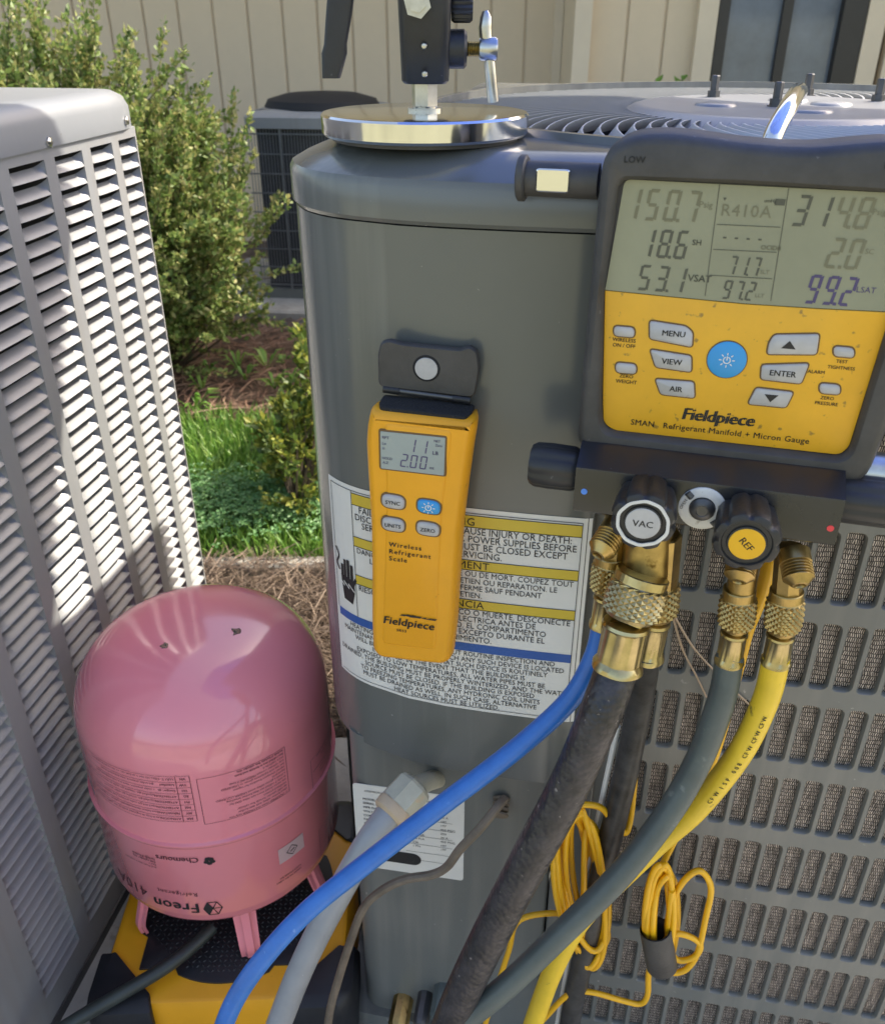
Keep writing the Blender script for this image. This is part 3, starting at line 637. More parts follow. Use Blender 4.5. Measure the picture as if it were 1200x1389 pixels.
# rating plate on the lower panel
a = A.px(478, 1062, -.3354); b = A.px(628, 1195, -.3354); NX0, NX1, NZ0, NZ1 = a.x, b.x, b.z, a.z
npl = MB().prism(round_poly([(NX0, NZ0), (NX1, NZ0), (NX1, NZ1), (NX0, NZ1)], .004), [(0, -.335), (0, -.3356)]).build('rating_plate', M['white'], ua)
tx = MB(); W_ = NX1 - NX0; H_ = NZ1 - NZ0
text(tx, 'ASSEMBLED IN THE USA', NX0 + .012, NZ1 - .010, .0035); text(tx, 'TYLER, TX 75701', NX1 - .045, NZ1 - .013, .0035)
for i, s_ in enumerate(('MODEL NO.', 'SERIAL NO.', 'MFR DATE', 'VOLTS', 'COMPRESSOR', 'FAN MOTOR', 'FACTORY CHARGE', 'TEST PRESSURE', 'MIN CIRCUIT AMPS', 'MAX FUSE', 'DESIGN PSI')):
    z = NZ1 - .022 - i*.0060; text(tx, s_, NX0 + .010, z, .0042, bold=.01); text(tx, random.choice(['R-410A', '208/230', '1 PH', '60 HZ', '14.5', '0.8 FLA', '600', '236']), NX0 + .062, z, .0042); text(tx, random.choice(['197', '253', '6.9 LB', '135', '30 A', '450 PSIG']), NX0 + .092, z, .0042)
for i in range(6): quad(tx, NX0 + .055, NZ1 - .040 - i*.0125, NX1 - .012, NZ1 - .0396 - i*.0125)
quad(tx, NX0 + .012, NZ0 + .014, NX0 + .062, NZ0 + .032); poly2(tx, [(NX0 + .062 + .009*math.cos(t), NZ0 + .023 + .009*math.sin(t)) for t in [-1.57 + k*.314 for k in range(11)]])
onplane(tx, -.3360).build('lettering', M['inkblack'], npl, smooth=0)
# fittings that belong to the grey unit: low service port stem and caps at the bottom
sv = A.w(540, 1392, -.375); 
for (a, b, r_, mm, nm) in ((541, 1386, .013, 'brass', 'service_port'), (598, 1372, .013, 'greyh', 'valve_cap'), (572, 1380, .010, 'darksteel', 'valve_cap')):
    p = A.px(a, b, -.36); q = MB(); q.lathe([(r_*.6, .03), (r_, .028), (r_, -.005), (r_*.8, -.010), (r_*.45, -.012), (r_*.45, -.02)], p, (0, 1, .15), seg=10); q.build(nm, M[mm], ua, smooth=30)
p = A.px(680, 1083, -.337)
cb = MB()
for k in range(4): cb.lathe([(.0055, -.001), (.0085, 0), (.0085, .002), (.0055, .003)], p + Vector((0, -.004*k, -.003*k)), (0, -1, -.5), seg=16)
cb.build('cable_bushing', M['brownc'], ua)

# ------------------------------------------------------------------ pale louvered condenser at left
B = Fr((-.390, 1.231, 0), -81)
ub = empty('condensing_unit', B, 'pale grey condensing unit with rows of stamped louvers at left edge', 'condensing unit')
LX0 = -.75
fb = round_poly([(LX0, 0), (0, 0), (0, .78), (LX0, .78)], .035, 5)
fbc = ccw([tuple(p) for p in fb])
def bring(ins, z): return [Vector((p.x, p.y, z)) for p in polar(offset(fbc, ins), 160, (LX0/2, .39))]
def bcirc(r_, z): return [Vector((LX0/2 + r_*math.cos(2*math.pi*k/160), .39 + r_*math.sin(2*math.pi*k/160), z)) for k in range(160)]
lid = MB().loops([bring(.004, .957), bring(-.003, .957), bring(-.003, .982), bring(.003, .994), bring(.014, 1.0005), bring(.03, 1.002), bcirc(.362, 1.001), bcirc(.358, .98)], True, False, False).build('lid', M['paintLid'], ub, smooth=40)
MB().lathe([(.35, .985), (.345, .85), (.001, .85)], (LX0/2, .39, 0), seg=48, cap=False).build('fan_well', M['dark'], ub)
gm = MB()
for k in range(24): gm.lathe([(.018 + k*.0148, 1.0025), (.0195 + k*.0148, 1.0045), (.021 + k*.0148, 1.0025)], (LX0/2, .39, 0), seg=72, cap=False)
for k in range(8): gm.box((LX0/2 + .18*math.cos(k*math.pi/4), .39 + .18*math.sin(k*math.pi/4), 1.0015), (.36, .004, .003), Matrix.Rotation(k*math.pi/4, 3, 'Z'))
gm.build('fan_guard', M['black'], ub)
for (a, b) in ((66, 283), (171, 165)):
    p = B.px(66 if a == 66 else 171, 192 if a == 66 else 163, -.003)
    MB().lathe([(.0055, 0), (.0052, .002), (.003, .0032), (.0005, .0036)], (p.x, -.003, p.z), (0, -1, 0), seg=6).build('screw', M['steel'], ub, smooth=25)
# columns of louvers
NR = 50; RP = .0182; ZB = .036
cols = [(-.058, -.013), (-.1275, -.0754), (-.2054, -.1468), (-.2916, -.2258), (-.387, -.313), (-.4845, -.411), (-.590, -.510)]
ztop = ZB + NR*RP
fp = MB()
def strip(x0, x1, z0, z1): fp.box(((x0+x1)/2, .0008, (z0+z1)/2), (x1 - x0, .0016, z1 - z0))
strip(LX0 + .03, -.0125, ztop, .957); strip(LX0 + .03, -.0125, -.005, ZB)
for k in range(len(cols) - 1): strip(cols[k+1][1], cols[k][0], ZB, ztop)
strip(LX0 + .03, cols[-1][0], ZB, ztop)
fp.build('louver_panel', M['paintB'], ub, smooth=0)
cp = MB()                                       # rounded far corner and near corner posts, rear and sides
cp.prism([(-.0125, .0)] + [(-.0125 + .0125*math.sin(t), .0125 - .0125*math.cos(t)) for t in [k*math.pi/16 for k in range(1, 9)]] + [(0, .06), (-.003, .06), (-.003, .016), (-.0125, .003)], [(0, -.005), (0, .957)], 'xy')
cp.build('corner_post', M['paintB'], ub, smooth=50)
MB().box((-.002, .41, .476), (.004, .70, .962)).build('side_panel', M['paintB'], ub, smooth=0)
MB().box((LX0/2, .775, .476), (-LX0 - .02, .006, .962)).build('rear_panel', M['paintB'], ub, smooth=0)
MB().box((LX0 + .012, .39, .476), (.03, .765, .962)).build('side_panel', M['paintB'], ub, smooth=0)
MB().box((LX0/2, .39, -.0125), (-LX0 + .01, .785, .0148)).build('base_pan', M['darksteel'], ub, smooth=0)
MB().box((LX0/2 + .01, .045, .47), (-LX0 - .06, .02, .94)).build('coil', M['dark'], ub, smooth=0)  # black backing behind the louvers; interior shade put into its colour
# one louver: bowed blade hinged at the top, lip out at the bottom, ends drawn in
def louver(W):                                  # blade set back at the top, flush lip at the bottom
    Lp = []; nx = 12
    for i in range(nx + 1):
        t = i/nx; t = .5 - .5*math.cos(math.pi*t)*(.55 + .45*abs(math.cos(math.pi*t))); x = (t - .5)*W
        eL = min(1, t*W/.011); eR = min(1, (1 - t)*W/.004); e = 1 - (1 - min(eL, eR))**2
        zt = RP*.5 - .0004; zb = -RP*.5 + .0012; zi = zt - .0068*e; d_ = .0105*e
        Lp.append([Vector((x, .0004 + d_, zi)), Vector((x, .0002 + d_*.55, zi - (zi-zb)*.42)), Vector((x, .0004, zb + .0022)), Vector((x, -.0012*e - .0002, zb)), Vector((x, -.0006*e + .0006, zb - .0002)), Vector((x, .0012 + d_*.55, zi - (zi-zb)*.42 - .0008)), Vector((x, .0014 + d_, zi - .0006))])
    return MB().loops(Lp, True, True, True)
cnt = 0; rest = MB()
def inframe(p):
    q = cam.matrix_basis.inverted() @ p
    return q.z < 0 and abs(q.x/-q.z) < .51 and abs(q.y/-q.z) < .59
for ci, (a, b) in enumerate(cols):
    lvm = louver(b - a); lv = None
    for r_ in range(NR):
        x = (a+b)/2; z = ZB + RP*(r_ + .5)
        if cnt < 300 and (inframe(B.M @ Vector((a, 0, z))) or inframe(B.M @ Vector((b, 0, z)))) and not (ci in (1, 2, 3) and z < .1):
            if lv is None: lv = lvm.build('louver', M['paintB'], ub, smooth=40); lv.location = (x, 0, z)
            else: share(lv, 'louver', ub, (x, 0, z + random.uniform(-.0003, .0003)), (random.uniform(-.035, .035), random.uniform(-.004, .004), 0))
            cnt += 1
        else: rest.add([p + Vector((x, 0, z)) for p in lvm.v], lvm.f)
if rest.v: tag(rest.build('louver_rows', M['paintB'], ub, smooth=40), kind='stuff')
# ------------------------------------------------------------------ refrigerant platform scale
S = Fr((-.268, .770, PADZ), -2)
us = empty('platform_scale', S, 'yellow square platform scale with black rubber corners under the pink cylinder', 'scale')
hs = .150; ZS = .09                             # half side, height above the pad
oc = round_poly([(-hs, -hs), (hs, -hs), (hs, hs), (-hs, hs)], .02, 4)
MB().prism(oc, [(-.004, .004), (-.004, .02), (0, .074), (.006, ZS - .002), (.010, ZS)], 'xy').build('scale_body', M['yellow'], us, smooth=40)
# black mat with notched outline
def notch():
    pts = []
    for k in range(96):
        a = 2*math.pi*k/96; c4 = math.cos(4*a); sq = 1/max(abs(math.cos(a)), abs(math.sin(a)))
        t = max(0, min(1, (-.25 - c4)/.22)); t = t*t*(3 - 2*t); r = (.124*(1 - t) + .112*t*sq*.92); pts.append((r*math.cos(a), r*math.sin(a)))
    return pts
MB().prism(notch(), [(0, ZS - .004), (0, ZS + .0025), (.001, ZS + .003)], 'xy').build('rubber_mat', M['bumper'], us, smooth=30)
tr = MB()
for i in range(-18, 19):
    for j in range(-18, 19):
        x, y = i*.0064, j*.0064
        if math.hypot(x, y) < .113:
            a = math.pi/4 if (i + j) % 2 else -math.pi/4
            m3 = Matrix.Rotation(a, 3, 'Z'); l, w2 = .0028, .0009
            P = [m3 @ Vector(q) for q in ((-l, 0, 0), (0, -w2, 0), (l, 0, 0), (0, w2, 0))]; P = [p + Vector((x, y, ZS + .003)) for p in P]; top = Vector((x, y, ZS + .0042))
            k = len(tr.v); tr.v += P + [top]; tr.f += [(k, k+1, k+4), (k+1, k+2, k+4), (k+2, k+3, k+4), (k+3, k, k+4)]
tr.build('mat_tread', mat('tread_rubber', (.03, .031, .034), .32), us, smooth=0)['kind'] = 'stuff'
def bumper():
    o = [(.0, .0)]
    L = []
    for (z, g) in ((.0, .004), (.004, .0), (.07, -.002), (.088, .004), (.0945, .016)):
        q = [(hs + .010 - g, hs - .075 + g*.6), (hs + .010 - g, hs - .01), (hs - .01, hs + .010 - g), (hs - .075 + g*.6, hs + .010 - g), (hs - .070, hs - .012 + g*0), (hs - .052, hs - .030), (hs - .030, hs - .052), (hs - .012, hs - .070)]
        L.append([Vector((p[0], p[1], z)) for p in round_poly(q, [.004, .03, .03, .004, .006, .006, .006, .006], 3)])
    return MB().loops(L)
bp = bumper().build('corner_bumper', M['bumper'], us, smooth=40)
for k in range(1, 4): share(bp, 'corner_bumper', us, rot=(0, 0, k*math.pi/2))

# ------------------------------------------------------------------ refrigerant cylinder, standing upside down
TC = Vector((-.280, .806, 0)); TR = .145; TB = .127; TT = .487
ut = empty('refrigerant_cylinder', TC + Vector((0, 0, PADZ + ZS)), 'glossy pink refrigerant cylinder standing upside down on the yellow scale', 'cylinder')
z0 = PADZ + ZS
prof = []
for k in range(13): t = k/12*math.pi/2; prof.append((TR*math.sin(t)**.75*.985, TB + .045 - .045*math.cos(t)**.9 if k < 12 else TB + .045))
prof += [(TR, TB + .05)]
zw = .292                                       # weld seam height
prof += [(TR, zw - .006), (TR + .0006, zw - .004), (TR + .0026, zw - .001), (TR + .0026, zw + .0015), (TR - .0008, zw + .003), (TR - .001, zw + .005), (TR - .001, TT - .100)]
for k in range(1, 19): t = k/18*math.pi/2; prof.append(((TR - .001)*max(.0001, math.cos(t))**.62, TT - .100 + .100*math.sin(t)))
MB().lathe([(r_, h - z0) for r_, h in prof], seg=96, cap=False).build('cylinder_body', M['pink'], ut, smooth=50)
def cylpx(a, b, r_=TR):
    d = ray(a, b); ox, oy = -TC.x, -TC.y; A_ = d.x**2 + d.y**2; B_ = 2*(ox*d.x + oy*d.y); C_ = ox*ox + oy*oy - r_*r_
    D_ = max(0, B_*B_ - 4*A_*C_); t = (-B_ - math.sqrt(D_))/(2*A_); p = CAM + d*t; return math.atan2(p.x - TC.x, -(p.y - TC.y)), p.z
pr = MB()
def cyl(mb, th0, zc, rr): return mb.mapv(lambda p: (rr*math.sin(th0 - p.x/rr), -rr*math.cos(th0 - p.x/rr), zc - p.y - z0))   # rotated half a turn: upside down print
def printed(fn, a, b, m='ink', name='lettering', off=.0007):
    th, z = cylpx(a, b); q = MB(); fn(q); cyl(q, th, z, TR + off + (.0 if z < zw else -.0009)).build(name, M[m], ut, smooth=0)
printed(lambda q: (text(q, 'Chemours', 0, 0, .0115, align='LEFT', bold=.012), text(q, 'TM', .058, .005, .003)), 269, 1163)
def chem(q):
    for i in range(5):
        a = i*1.256 + .3; poly2(q, [(.0035*math.cos(a) + .0032*math.cos(a + t), .0035*math.sin(a) + .0026*math.sin(a + t)) for t in [k*.785 for k in range(8)]])
    quad(q, -.001, -.006, .004, -.002)
printed(chem, 284, 1168, 'inkblack', 'emblem')
printed(lambda q: text(q, 'Freon', 0, 0, .0225, bold=.016, spacing=1.06), 270, 1226, 'inkblack')
printed(lambda q: text(q, '410A', 0, 0, .0225, bold=.004, spacing=1.05), 199, 1205, 'ink')
printed(lambda q: text(q, 'Refrigerant', 0, 0, .0092, spacing=1.15), 268, 1211)
def cube(q):
    r_ = .0105
    P = [(r_*math.cos(k*math.pi/3), r_*math.sin(k*math.pi/3)*1.15) for k in range(6)]
    for i in range(6):
        a, b = Vector(P[i]), Vector(P[(i+1) % 6]); n_ = Vector((-(b-a).y, (b-a).x)).normalized()*.0006; poly2(q, [a - n_, b - n_, b + n_, a + n_])
        a = Vector((0, 0)); b = Vector(P[i]); n_ = Vector((-(b-a).y, (b-a).x)).normalized()*.0005; poly2(q, [a - n_, b - n_, b + n_, a + n_])
    poly2(q, [(0, 0), P[0], P[1]]); poly2(q, [(0, 0), P[5], P[0]])
printed(cube, 289, 1232, 'inkblack', 'emblem')
CODES = [('MX', 'ATENCION: Lea la hoja de seguridad antes de usar este producto bajo presion'), ('MY', 'PERHATIAN: Baca helaian data keselamatan sebelum menggunakan produk'), ('NZ', 'ATTENTION: Liquid and gas under pressure, may explode if heated'), ('PH', 'ATTENTION: Liquefied gas, contains gas under pressure'), ('SG', 'ATTENTION: Liquefied gas, contains gas under pressure, handle with care'), ('TH', 'Danger: gas under pressure, store in a well ventilated place'), ('TW', 'Liquefied gas under pressure, may explode if heated'), ('VN', 'LUU Y: Chua khi nen o ap suat cao, co the no khi bi nung nong')]
def table(q):
    rh = .0083
    for i, (c, s_) in enumerate(reversed(CODES)):
        y = i*rh
        text(q, c, .004, y + .0026, .0046, bold=.012); text(q, s_[:10], .0165, y + .0026, .0043, bold=.008); text(q, s_[10:], .0385, y + .0026, .0040)
        quad(q, 0, y - .0002, .150, y + .0002)
    n_ = len(CODES); quad(q, 0, n_*rh - .0002, .15, n_*rh + .0002)
    for x in (0, .0145): quad(q, x - .0003, 0, x + .0003, n_*rh)
def strips_cut(q, dx=.004):                     # split long faces so that they follow the curve
    o = MB()
    for f in q.f:
        P = [q.v[i] for i in f]; x0 = min(p.x for p in P); x1 = max(p.x for p in P)
        if x1 - x0 > dx*2 and len(P) == 4 and max(p.y for p in P) - min(p.y for p in P) < .002:
            n_ = int((x1 - x0)/dx) + 1; y0, y1 = min(p.y for p in P), max(p.y for p in P)
            for k in range(n_): quad(o, x0 + (x1-x0)*k/n_, y0, x0 + (x1-x0)*(k+1)/n_, y1)
        else: o.add(P, [tuple(range(len(P)))])
    q.v, q.f = o.v, o.f
printed(lambda q: (table(q), strips_cut(q)), 256, 1053)
WORDS = 'LIQUEFIED GAS UNDER PRESSURE may explode if heated avoid breathing vapour store in a well ventilated place protect from sunlight do not refill this cylinder use only in approved equipment contact with liquid may cause frostbite wear gloves and eye protection keep valve closed when not in use see safety data sheet for further information federal law forbids transport if refilled penalty up to a fine and imprisonment'.split()
def block(w_, h_, n_, sz, box=True):
    def fn(q):
        random.seed(11)
        for i in range(n_):
            y = h_*(i + .35)/n_; s_ = ''
            while len(s_) < w_/sz*1.55: s_ += random.choice(WORDS) + ' '
            if i % 4 == 2: s_ = s_[:int(len(s_)*random.uniform(.3, .7))]
            text(q, s_, .003, y, sz, bold=.012 if i < 2 else 0)
        if box:
            for (a, b, c, d) in ((0, 0, w_, .0004), (0, h_, w_, h_ + .0004), (0, 0, .0005, h_), (w_, 0, w_ + .0005, h_)): quad(q, a, b, c, d)
        strips_cut(q)
    return fn
printed(block(.098, .0665, 14, .0040), 386, 1013)
printed(block(.06, .050, 9, .0038), 447, 985)
printed(block(.052, .018, 4, .0046, False), 213, 1164)
printed(block(.055, .010, 2, .0036, False), 410, 1168)
printed(block(.05, .045, 9, .0036), 453, 1085)
def patch(q):
    for k in range(8): quad(q, .036*k/8, 0, .036*(k+1)/8, .024)
M['offpink'] = mat('pale_pink_sticker', (.62, .42, .42), .4, var=.05)
printed(patch, 410, 1129, 'offpink', 'hazard_sticker')
def diamond(q):
    r_ = .0075; P = [(.018, .012 - r_), (.018 + r_, .012), (.018, .012 + r_), (.018 - r_, .012)]
    for i in range(4):
        a, b = Vector(P[i]), Vector(P[(i+1) % 4]); n_ = Vector((-(b-a).y, (b-a).x)).normalized()*.0005; poly2(q, [a - n_, b - n_, b + n_, a + n_])
    poly2(q, [(.0145, .0105), (.0205, .0125), (.0208, .0142), (.0145, .0125)])
printed(diamond, 410, 1129, 'inkblack', 'hazard_diamond', .0012)
# small chipped marks on the dome
for (a, b) in ((222, 878), (322, 857)):
    d = ray(a, b); best = None
    for k in range(400):
        p = CAM + d*(.5 + k*.0015); rr = math.hypot(p.x - TC.x, p.y - TC.y)
        for (r1, h1), (r2, h2) in zip(prof[-19:], prof[-18:]):
            if min(h1, h2) <= p.z <= max(h1, h2) and rr <= max(r1, r2): best = p; break
        if best: break
    if best:
        q = MB(); n_ = Vector((best.x - TC.x, best.y - TC.y, .12)).normalized()
        q.lathe([(.006, -.0012), (.005, .0006), (.002, .0016), (.0003, .0019)], best - ut.location, n_, seg=9, fn=lambda k, i: 1 + .35*math.sin(k*25)); q.build('chipped_dimple', mat('chipped_spot', (.30, .16, .11), .6, spots=((.03, .05, .03), 300, .45)), ut, smooth=60)
# carrying-handle straps acting as legs
def strapleg(top, bot, wd, bulge):
    t_, b_ = Vector(top), Vector(bot); mid = (t_ + b_)/2; rad = Vector((t_.x, t_.y, 0)).normalized(); tan = Vector((-rad.y, rad.x, 0))
    pts = catmull([t_, t_.lerp(b_, .35) + rad*bulge*.4, t_.lerp(b_, .75) + rad*bulge, b_ + rad*bulge*.8], 5); L = []
    for i, p in enumerate(pts):
        s_ = wd*(1 - .2*i/len(pts)); e = .0035
        L.append([p + tan*x + rad*y for (x, y) in ((-s_, -.002), (s_, -.002), (s_, .0015), (s_*.55, .002), (s_*.35, e + .002), (-s_*.35, e + .002), (-s_*.55, .002), (-s_, .0015))])
    return MB().loops(L)
for (ang, wd) in ((20, .014), (68, .012), (-46, .010), (150, .013), (-120, .013)):
    a = R(ang); rr = TR*.83; t_ = Vector((rr*math.sin(a), -rr*math.cos(a), TB + .018 - z0)); b_ = Vector((rr*1.02*math.sin(a), -rr*1.02*math.cos(a), .006))
    strapleg(t_, b_, wd, .012).build('handle_leg', M['pink'], ut, smooth=50)
MB().lathe([(.012, .004), (.012, .03), (.02, .034), (.02, .05), (.03, .07)], (0, 0, 0), seg=16).build('valve', M['brass'], ut)
# ------------------------------------------------------------------ magnetic mount with clamp and umbrella
DZ = 1.0003
dc = at_z(576, 151, DZ + .018)
um = empty('magnetic_mount', (dc.x, dc.y, DZ), 'chrome magnetic disc on the grey unit holding a black screw clamp', 'mount')
k_ = 1/1200*(dc - CAM).length
MB().lathe([(.070, .0022), (.0745, .003), (.0762, .005), (.0766, .0165), (.0752, .018), (.073, .0184), (.02, .0186), (.0005, .0186)], seg=96, cap=True).build('magnet_disc', M['chrome'], um, smooth=25)
MB().lathe([(.0690, .0), (.0690, .004)], seg=64).build('rubber_pad', M['rubber'], um)
def mw(a, b, dy=0): p = at_y(a, b, dc.y + dy); return p - um.location
p0 = mw(577, 152); 
MB().lathe([(.0125, .0186), (.0125, .0207), (.0085, .0207), (.0085, .0217)], seg=24).build('washer', M['steel'], um)
MB().lathe([(.0088, .021), (.0096, .022), (.0096, .041), (.0088, .042)], seg=6).build('hex_nut', M['steel'], um, smooth=20)
# clamp body: tapered socket
pb, pt = mw(577, 112), mw(577, -60)
cx_ = pb.x; b = MB(); L = []
for (z, hw_, hd) in ((pb.z, .0150, .0155), (pb.z + .002, .0170, .017), (pb.z + .05, .0185, .019), (pb.z + .062, .0190, .020), (pb.z + .13, .0190, .020), (pb.z + .132, .017, .018)):
    L.append([Vector((cx_ + p[0], p[1], z)) for p in round_poly([(-hw_, -hd), (hw_, -hd), (hw_, hd), (-hw_, hd)], .008, 4)])
b.loops(L).build('clamp_body', M['black'], um, smooth=40)
q = mw(566, 4, -.021); MB().lathe([(.0095, 0), (.0095, .002), (.006, .002), (.006, .006), (.002, .006)], (q.x, -.0215, q.z), (0, -1, 0), seg=6).build('clamp_nut', M['steel'], um, smooth=20)
for (a, b_) in ((585, 62), (586, 100)):
    q = mw(a - 18, b_, -.021); MB().lathe([(.0022, 0), (.0016, .001), (.0003, .0012)], (q.x + .004, -.0208, q.z), (0, -1, 0), seg=10).build('rivet', M['steel'], um)
# side lever hanging at left
l0, l1, l2 = mw(470, -60), mw(462, 20), mw(452, 104)
lv_ = MB(); L = []
for (p, hw_) in ((l0, .0095), (l0.lerp(l1, .5), .0092), (l1, .0088), (l1.lerp(l2, .45), .0078), (l1.lerp(l2, .6), .0088), (l2, .0062)):
    L.append([Vector((p.x + x_, -.012 + y_, p.z)) for (x_, y_) in round_poly([(-hw_, -.006), (hw_, -.006), (hw_, .006), (-hw_, .006)], .003, 3)])
lv_.loops(L).build('clamp_lever', M['black'], um, smooth=40)
q0, q1 = mw(470, -50), mw(560, -58); MB().tube([(q0.x, -.012, q0.z), (q1.x, 0, q1.z)], .006, 10).build('lever_pivot', M['darksteel'], um)
# thumb screws at right
def knobx(a, b, r_, x0, x1, name, m, ribs=0):
    q = mw(a, b); f_ = (lambda k, i: 1 + .06*math.cos(k*2*math.pi*ribs)) if ribs else None
    MB().lathe([(r_*.85, 0), (r_, .002), (r_, (x1-x0) - .002), (r_*.85, x1-x0)], (x0, 0, q.z), (1, 0, 0), seg=64 if ribs else 28, fn=f_).build(name, M[m], um, smooth=35); return q
xa = mw(606, 66).x; xb = mw(633, 66).x
q = knobx(622, 66, .0128, xa - .004, xb, 'screw_collar', 'black')
th_ = MB(); x_ = xb; pr_ = []
for k in range(9): pr_ += [(.0042, k*.0012), (.0052, k*.0012 + .0006)]
th_.lathe(pr_, (xb, 0, q.z), (1, 0, 0), seg=20).build('screw_thread', M['brass2'], um, smooth=20)
q2 = mw(662, 66); MB().lathe([(.0068, 0), (.0078, .0015), (.0078, .0115), (.0068, .013)], (q2.x - .0065, 0, q2.z), (1, 0, 0), seg=20).build('screw_head', M['steel'], um)
t0, t1 = mw(658, 14), mw(669, 138); tb = MB()
pts = [Vector((t0.x, 0, t0.z)), Vector((t0.x + .0005, 0, t0.z - .004)), Vector((t0.x, 0, t0.z - .01)), Vector((t0.x + .001, 0, t0.z - .02)), Vector((q2.x, 0, q2.z)), Vector((t1.x, .004, t1.z))]
tb.tube(pts, [.002, .0042, .0048, .0042, .0040, .0040], 12).build('tommy_bar', M['steel'], um)
q = knobx(640, 8, .0098, mw(612, 8).x, mw(641, 8).x, 'thumb_knob', 'black', 18)
# umbrella held in the clamp (above the frame; its blue canopy shades the gauges)
UC = Vector((.44, .765, 1.66)) - um.location; UR = .72
base = Vector((cx_, 0, pb.z + .12))
MB().tube([base, base + Vector((.0, 0, .25)), base.lerp(UC, .7) + Vector((0, 0, .12)), UC + Vector((0, 0, .16))], .007, 12).build('umbrella_pole', M['steel'], um)
cn = MB(); L = [[UC + Vector((0, 0, .165))]*32]
for (f_, dz) in ((.03, .163), (.25, .15), (.5, .115), (.75, .06), (1, -.02)):
    ring = []
    for k in range(32):
        a = 2*math.pi*k/32; sc_ = math.cos(math.pi/8)/max(math.cos((a + math.pi/8) % (math.pi/4) - math.pi/8), .9); rr = UR*f_*(sc_ if True else 1)*1.0; sag = .012*f_*math.cos(8*a)
        ring.append(UC + Vector((rr*math.cos(a), rr*math.sin(a), dz - sag)))
    L.append(ring)
cn.loops(L[1:], True, True, False).build('umbrella_canopy', M['canopy'], um, smooth=60)
for k in range(8):
    a = 2*math.pi*(k + .5)/8; MB().tube([UC + Vector((0, 0, .155))] + [UC + Vector((UR*f_*.98*math.cos(a), UR*f_*.98*math.sin(a), dz)) for (f_, dz) in ((.25, .142), (.5, .107), (.75, .05), (1, -.035))], .0022, 6).build('umbrella_rib', M['darksteel'], um)

# ------------------------------------------------------------------ wireless scale remote on the panel
ro = A.w(560, 905, -.360)
RM = Fr(ro, 10.5, 2.6)
ur = empty('scale_remote', RM, 'yellow handheld wireless scale remote with open black flap stuck on the grey panel', 'remote')
FY = -.034
def rp(a, b, ly=FY): p = RM.px(a, b, ly); return (p.x, p.z)
outl = [rp(*q) for q in ((500, 557), (495, 575), (493, 602), (496, 655), (500, 715), (501, 780), (501, 845), (503, 885), (513, 896), (560, 902), (600, 906), (612, 899), (617, 860), (621, 790), (626, 720), (634, 655), (641, 605), (645, 582), (643, 573))]
op = ccw([tuple(p) for p in round_poly(outl, .004, 3)])
body = MB(); body.prism(op, [(.006, 0), (.003, -.003), (.001, -.012), (0, -.022), (.0015, FY + .004), (.005, FY + .0005), (.007, FY)]); body.build('remote_body', M['yellow'], ur, smooth=45)
# raised centre strip
ci = round_poly([rp(523, 575), rp(612, 585), rp(598, 690), rp(590, 880), rp(520, 872), rp(526, 680)], .004, 3)
MB().prism(ci, [(-.0008, FY), (0, FY - .0006), (.001, FY - .0011)]).build('front_plate', M['yellow'], ur, smooth=30)
FP = FY - .0012
ls = [rp(516, 583), rp(605, 592), rp(603, 644), rp(517, 634)]
MB().prism(round_poly(ls, .001, 2), [(-.0014, FP + .0008), (-.0008, FP - .0003), (0, FP - .0004)]).build('screen_rim', M['btnedge'], ur, smooth=0)
MB().prism(round_poly(ls, .001, 2), [(.0002, FP), (.0003, FP - .0008)]).build('screen', M['lcd2'], ur, smooth=0)
sg = MB(); z1 = rp(560, 624); z0_ = rp(560, 610)
hh = rp(560, 594)[1] - rp(560, 612)[1]; 
segs(sg, '11', rp(558, 612)[0] - .002, rp(570, 613)[1], hh, adv=rp(582, 612)[0] - rp(566, 612)[0], wd=hh*.42)
segs(sg, '2.00', rp(543, 634)[0], rp(560, 633)[1], hh, adv=rp(556, 630)[0] - rp(543, 630)[0], wd=hh*.46)
for (a, b, s_, sz) in ((587, 612, 'LB', .0042), (583, 632, 'oz', .0036), (519, 591, 'RPT', .003), (519, 599, 'Lo', .003), (519, 606, '=', .004), (519, 619, 'HOLD', .0028), (520, 625, 'A.Z', .0028), (589, 596, 'NET', .0026), (591, 602, 'Zero', .0026)): p = rp(a, b); text(sg, s_, p[0], p[1] - sz*.4, sz, bold=.008)
onplane(sg, FP - .0011).build('screen_digits', M['segb'], ur, smooth=0)
def rbutton(a, b, m, txt):
    c = rp(a, b); w2, h2 = .0098, .0064
    o = [(c[0] + w2*.9*math.copysign(abs(math.cos(t))**.55, math.cos(t)), c[1] + h2*.9*math.copysign(abs(math.sin(t))**.7, math.sin(t)) - .0006*math.cos(t)) for t in [k*2*math.pi/32 for k in range(32)]]
    MB().prism(o, [(-.0012, FP + .001), (-.0012, FP - .0001), (-.0007, FP - .0003)]).build('button_rim', M['btnedge'], ur)
    bt = MB().prism(o, [(0, FP), (.0002, FP - .0012), (.0012, FP - .0022)]).build('button', M[m], ur, smooth=50)
    t_ = MB()
    if txt: text(t_, txt, c[0], c[1] - .0017, .0046, align='CENTER', bold=.008)
    else: sunicon(t_, c[0], c[1], .0030)
    onplane(t_, FP - .0026).build('lettering', M['inkblack' if txt else 'white'], bt, smooth=0)
